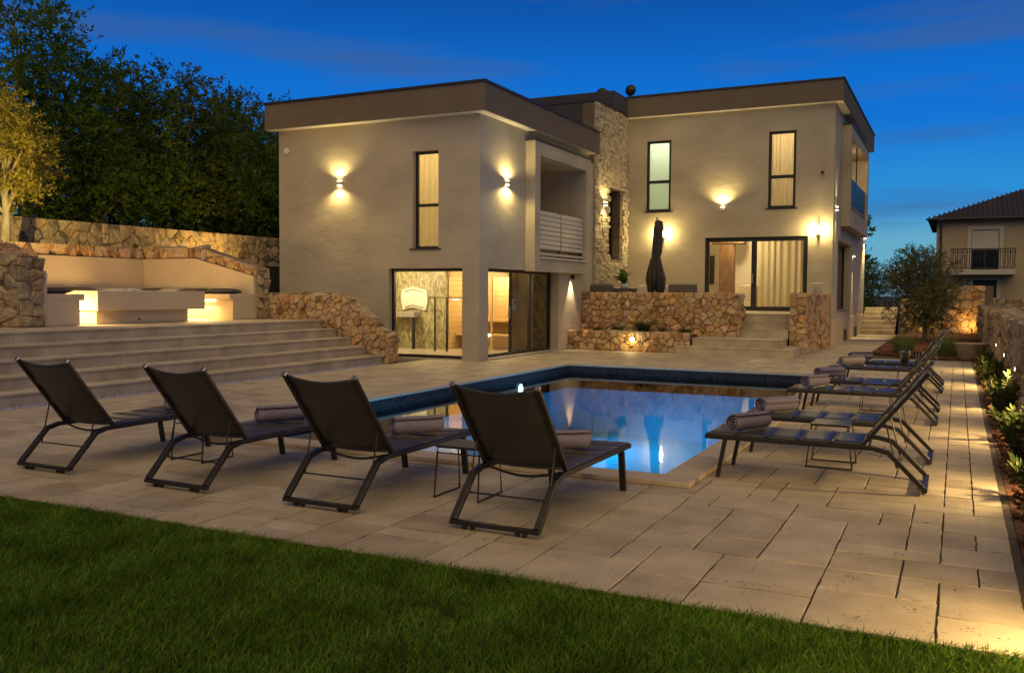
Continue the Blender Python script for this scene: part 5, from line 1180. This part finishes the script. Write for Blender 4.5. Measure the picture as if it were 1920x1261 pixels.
# low plants
def tuft(name, label, loc, h, spread, n, lm, seed, group=None, wide=.06, cat='plant', droop=.5):
    rs = np.random.RandomState(seed); a = rs.uniform(0, 2 * PI, n); r0 = spread * .35 * np.sqrt(rs.rand(n)); ln = h * rs.uniform(.6, 1.1, n); out = rs.uniform(.1, droop, n)
    bx_, by_ = r0 * np.cos(a), r0 * np.sin(a); V = []; ww = wide * h * rs.uniform(.5, 1, n) * .5
    for f, q in ((0, 1), (.5, .9), (1, .05)):
        x = bx_ + np.cos(a) * out * ln * f ** 1.6; y = by_ + np.sin(a) * out * ln * f ** 1.6; z = ln * f * (1 - .25 * out * f); V += [np.stack([x - np.sin(a) * ww * q, y + np.cos(a) * ww * q, z], 1), np.stack([x + np.sin(a) * ww * q, y - np.cos(a) * ww * q, z], 1)]
    V = np.stack(V, 1).reshape(-1, 3); k = np.arange(n)[:, None] * 6; Fq = np.concatenate([k + np.array([[0, 1, 3, 2]]), k + np.array([[2, 3, 5, 4]])], 0)
    o = link(name, pmesh(name, V, Fq, lm)); o.location = loc; tag(o, label, cat, group); return o
tuft('grass_tuft', 'feathery pale green grass tuft in the red bed, behind the cooler', (-1.30, 27.0, .0), .62, .7, 500, 'leaf_tuft', 1, 'grass tufts in the red bed', .018, droop=.75)
tuft('grass_tuft', 'feathery pale green grass tuft in the red bed, near the stone bowl', (-.22, 26.2, .0), .62, .65, 500, 'leaf_tuft', 2, 'grass tufts in the red bed', .018, droop=.75)
for k, (x, y, h, lab) in enumerate(((-9.25, 24.5, .22, 'tiny green plant in the planter, leftmost'), (-8.65, 24.4, .28, 'small dark plant in the planter above the spot light'), (-7.9, 24.55, .46, 'spiky green plant in the middle of the planter'), (-7.3, 24.35, .24, 'low dark plant in the planter, right of the spiky one'), (-6.65, 24.4, .26, 'low dark plant in the planter beside the steps'))):
    tuft('planter_plant', lab, (x, y, .46), h, .35, 90, 'leaf_herb', 10 + k, 'plants in the stone planter', .11, droop=.9)
def herb(label, loc, h, w_, seed):
    """upright woody herb: stems with many short needle leaves"""
    rs = np.random.RandomState(seed); t = thing('border_shrub', label, 'shrub', loc, 0, 'shrubs along the right border'); m = MB(); P = []; Dd = []
    for k in range(9):
        a = rs.uniform(0, 2 * PI); r = w_ * rs.uniform(.25, 1.0); tip = Vector((math.cos(a) * r, math.sin(a) * r, h * rs.uniform(.55, 1.05))); mid = tip * .5 + Vector((0, 0, -.06 * h)); m.tube([(0, 0, 0), mid, tip], .006, 5)
        for q in range(70):
            f = rs.uniform(.25, 1.05); p = mid * (2 * f) if f < .5 else mid + (tip - mid) * (2 * f - 1); P.append(p); Dd.append((tip - mid).normalized() * .9)
    m.build('stems', 'bark', t, local=True); P = np.array([tuple(p) for p in P]); Dd = np.array([tuple(p) for p in Dd])
    link('foliage', leaves(len(P), lambda rs_, n: (P, Dd), .085, rs, 'foliage', 'leaf_herb', .24), t, local=True); return t
hs = [(.60, 6.6), (.60, 8.2), (.62, 9.7), (.58, 11.3), (.62, 12.9), (.58, 14.6), (.62, 16.5), (.56, 18.3), (.60, 20.4), (.55, 22.4)]
names = ['nearest', 'second nearest', 'third nearest', 'fourth nearest', 'fifth nearest', 'sixth nearest', 'seventh nearest', 'eighth nearest', 'second farthest', 'farthest, by the stone bowl']
for k, (x, y) in enumerate(hs): herb('leafy border shrub along the right stone wall, ' + names[k], (x, y, 0), rnd.uniform(.34, .50), .22, 100 + k)
bo = thing('stone_bowl', 'wide round pale stone bowl at the corner of the border', 'plant bowl', (.33, 25.1, 0)); m = MB(); m.lathe([(0, 0), (.22, 0), (.26, .05), (.37, .40), (.39, .42), (.35, .42), (.30, .30), (0, .30)], n=28); m.build('bowl', 'terracotta', bo, local=True, smooth=True); m = MB(); m.lathe([(0, .345), (.325, .345)], n=20); m.build('earth', 'soil', bo, local=True)
wp = thing('white_pot', 'white tapered pot on the right stair wall', 'pot', (-3.83, 28.8, 1.615)); m = MB(); m.lathe([(0, 0), (.12, 0), (.165, .29), (.18, .30), (.18, .33), (.155, .33), (.14, .25), (0, .25)], n=24); m.build('pot', 'white_paint', wp, local=True, smooth=True)
# broad leaved plant on the terrace table
pp = thing('potted_plant', 'broad leaved bright green plant behind the terrace wall', 'potted plant', (-9.10, 26.3, TZ + .69)); m = MB(); m.lathe([(0, 0), (.10, 0), (.13, .14), (.11, .14), (0, .12)], n=16); m.build('pot', 'white_paint', pp, local=True, smooth=True)
rg = random.Random(6)
for k in range(16):
    a = rg.uniform(0, 2 * PI); e = rg.uniform(.2, 1.2); ln = rg.uniform(.32, .50); wd = .115; dx, dy = math.cos(a), math.sin(a); m = MB(); z0 = .12 + .012 * k
    for i in range(6):
        f = i / 5; q = math.sin(PI * (.08 + .92 * f)) ** .8 * wd if i < 5 else .004; r = ln * f * math.cos(e); z = z0 + ln * f * math.sin(e) - .10 * f * f; m.v += [(dx * r - dy * q, dy * r + dx * q, z + .02 * (q > .02)), (dx * r, dy * r, z), (dx * r + dy * q, dy * r - dx * q, z + .02 * (q > .02))]
    for i in range(5): b_ = 3 * i; m.f += [(b_, b_ + 1, b_ + 4, b_ + 3), (b_ + 1, b_ + 2, b_ + 5, b_ + 4)]
    m.build('leaf', 'leaf_green', pp, local=True, smooth=True, recalc=False)

# ================================================================== RIGHT GARDEN WALL
gw = thing('garden_wall', 'long rubble stone wall with small lights along the right border', 'stone wall', (.9, 20, 0))
XW = .82
MB().box(XW + .01, 3.0, -.3, XW + .45, 26.2, 1.24).build('core', 'mortar', gw); MB().box(XW - .10, 26.2, -.3, XW + .45, 28.2, 1.28).build('core', 'mortar', gw); MB().box(XW + .01, 28.2, -.3, XW + .45, 41.5, 1.22).build('core', 'mortar', gw)
stone_face(gw, [[(3.0, 0), (26.2, 0), (26.2, 1.25), (3.0, 1.25)]], .30, lambda u, v, n: (XW - n, u, v), 'stone_tan', 81, h=.035, keep=lambda c: abs(c[0][0] - 17.5), cap=200)
stone_face(gw, [[(26.2, 0), (28.2, 0), (28.2, 1.29), (26.2, 1.29)]], .27, lambda u, v, n: (XW - .11 - n, u, v), 'stone_tan', 82)
stone_face(gw, [[(XW - .1, 0), (XW + .02, 0), (XW + .02, 1.28), (XW - .1, 1.28)]], .14, lambda u, v, n: (u, 26.19 - n, v), 'stone_tan', 85)
stone_face(gw, [[(XW, 3.0), (XW + .45, 3.0), (XW + .45, 26.2), (XW, 26.2)]], .33, lambda u, v, n: (u, v, 1.24 + n * .7), 'stone_tan', 83, cap=60, keep=lambda c: abs(c[0][1] - 18))
stone_face(gw, [[(28.2, 0), (41.5, 0), (41.5, 1.23), (28.2, 1.23)]], .36, lambda u, v, n: (XW - n, u, v), 'stone_tan', 84, cap=40)
bk = thing('bed_back_wall', 'rubble stone wall behind the olive tree bed', 'stone wall', (-.6, 41.8, 0))
MB().prism([(-2.15, -.2), (1.3, -.2), (1.3, 1.98), (-.9, 1.98), (-.9, 1.44), (-2.15, 1.44)], 41.52, 41.9, FY).build('core', 'mortar', bk)
stone_face(bk, [[(-2.15, 0), (-.9, 0), (-.9, 1.45), (-2.15, 1.45)], [(-.9, 0), (1.0, 0), (1.0, 1.99), (-.9, 1.99)]], .27, lambda u, v, n: (u, 41.51 - n, v), 'stone_ochre', 86, h=.045)
wl = [(4.6, 'x'), (8.2, 'x'), (11.4, 'x'), (14.5, 'x'), (17.8, 'x'), (21.4, 'x'), (29.5, 'x')]
labs = ['small wall spot in the right stone wall, nearest to the lawn', 'small wall spot in the right stone wall beside the nearest loungers', 'small wall spot in the right stone wall, third from the lawn', 'small wall spot in the right stone wall at the picture edge', 'small wall spot in the right stone wall, left of the edge one', 'small wall spot in the right stone wall, sixth from the lawn', 'small wall spot in the right stone wall beyond the stone bowl']
for k, (y, _) in enumerate(wl):
    t = thing('wall_spot', labs[k], 'wall spot', (XW - .05, y, .58), group='spots along the garden wall')
    MB().box(-.02, -.05, -.05, .03, .05, .06).build('housing', 'steel', t, local=True, bevel=.006); MB().box(-.026, -.022, -.03, -.021, .022, .015).build('lens', 'led_small', t, local=True)
    lamp('wall_spot_light', 'SPOT', (XW - .11, y, .56), 80, (1.0, .68, .26), (-1, 0, -.38), 2.75, .8, .04)
lamp('bed_light', 'SPOT', (.55, 41.0, .25), 32, (1.0, .55, .14), (-.2, .8, .5), 2.2, .8, .05)
t = thing('garden_spotlight', 'low garden spotlight in the corner of the red bed', 'spot light', (.55, 40.9, 0)); MB().tube([(0, 0, 0), (0, 0, .15)], .012).build('stake', 'dark_metal', t, local=True); m = MB(); m.lathe([(0, .15), (.035, .15), (.045, .23), (.03, .23), (0, .22)], n=12); m.build('head', 'dark_metal', t, local=True)

# ================================================================== NEIGHBOUR HOUSE
nh = thing('neighbour_house', 'unlit neighbouring house with hipped tile roof and balcony', 'house', (5, 58, 0))
NYF = 55.0
nd = (.60, 1.93, 2.98, 5.12); nwin = (.74, 1.86, 1.46, 2.42)
wall_holes(FY, -1.12, 12, -.4, 5.70, NYF, NYF + .3, [nd, nwin]).build('front_wall', 'neigh_wall', nh)
MB().box(-1.12, NYF + .302, -.4, -.8, 66, 5.70).build('side_wall', 'neigh_wall', nh); MB().box(-.8, 56.6, -.4, 12, 56.7, 5.7).build('inner_wall', 'dark_wall', nh)
rf = MB().add([(-1.6, NYF - .45, 5.72), (12.6, NYF - .45, 5.72), (12.6, 66.6, 5.72), (-1.6, 66.6, 5.72), (4.3, 60.7, 8.1), (7.2, 60.7, 8.1)], [(0, 1, 5, 4), (1, 2, 5), (2, 3, 4, 5), (3, 0, 4), (0, 3, 2, 1)]).build('roof', 'roof_tile', nh)
for k in range(58):
    x = -1.5 + k * .24; f = min(1, (x + 1.75) / 6.05, (12.6 - x) / 5.4); f = max(f, .02); MB().tube([(x, NYF - .45, 5.74), (x, NYF - .45 + 6.15 * f, 5.74 + 2.38 * f)], .045, 6).build('tile_rib', 'roof_tile', rf)
MB().tube([(-1.65, NYF - .5, 5.70), (12.7, NYF - .5, 5.70)], .06, 8).build('gutter', 'dark_metal', nh); MB().tube([(-.9, NYF - .55, 5.66), (-.9, NYF - .06, 5.3), (-.9, NYF - .06, 0)], .05, 8).build('downpipe', 'dark_metal', nh)
dn = window(nh, 'Y', NYF + .1, *nd, vbars=(1.26,), pane='pane_dark', fw=.09, label='balcony door with half lowered shutter')
MB().box(nd[0] + .02, NYF + .04, 4.05, nd[1] - .02, NYF + .09, nd[3] - .02).build('roller_shutter', 'grey_paint', dn)
for (x0, x1, z0, z1) in ((nd[0] - .2, nd[0], 2.98, 5.32), (nd[1], nd[1] + .2, 2.98, 5.32), (nd[0], nd[1], nd[3], 5.32), (nwin[0] - .18, nwin[0], 1.3, 2.58), (nwin[1], nwin[1] + .18, 1.3, 2.58), (nwin[0], nwin[1], 2.42, 2.58), (nwin[0], nwin[1], 1.3, 1.46)): MB().box(x0, NYF - .04, z0, x1, NYF - .002, z1).build('window_trim', 'grey_paint', nh)
window(nh, 'Y', NYF + .1, *nwin, vbars=(1.3,), pane='pane_dark', fw=.08, label='small lower window of neighbour house')
nb = MB().box(-.42, NYF - 1.1, 2.70, 2.66, NYF - .002, 2.96).build('balcony_slab', 'grey_paint', nh)
rb = MB().box(-.40, NYF - 1.08, 4.02, 2.64, NYF - 1.04, 4.07).build('balcony_railing', 'dark_metal', nh); MB().box(-.40, NYF - 1.08, 3.03, 2.64, NYF - 1.04, 3.07).build('bottom_rail', 'dark_metal', rb)
for k in range(28): x = -.38 + k * .1115; MB().tube([(x, NYF - 1.06, 3.05), (x + .018 * (-1) ** k, NYF - 1.09, 3.35), (x, NYF - 1.06, 3.7), (x, NYF - 1.06, 4.03)], .02, 5).build('baluster', 'dark_metal', rb)
for k in range(14): x = -.27 + k * .223; MB().tube([(x + .05 * math.cos(2 * PI * i / 10), NYF - 1.06, 3.88 + .05 * math.sin(2 * PI * i / 10)) for i in range(10)], .014, 5, closed=True).build('scroll', 'dark_metal', rb)
lw = thing('boundary_wall', 'low pale stone boundary wall below the neighbour house', 'stone wall', (4, 50, 0)); MB().box(1.35, 49.8, -.3, 12, 50.1, 1.42).build('core', 'mortar', lw)
stone_face(lw, [[(1.35, .3), (8, .3), (8, 1.43), (1.35, 1.43)]], .30, lambda u, v, n: (u, 49.79 - n, v), 'stone_tan', 91)
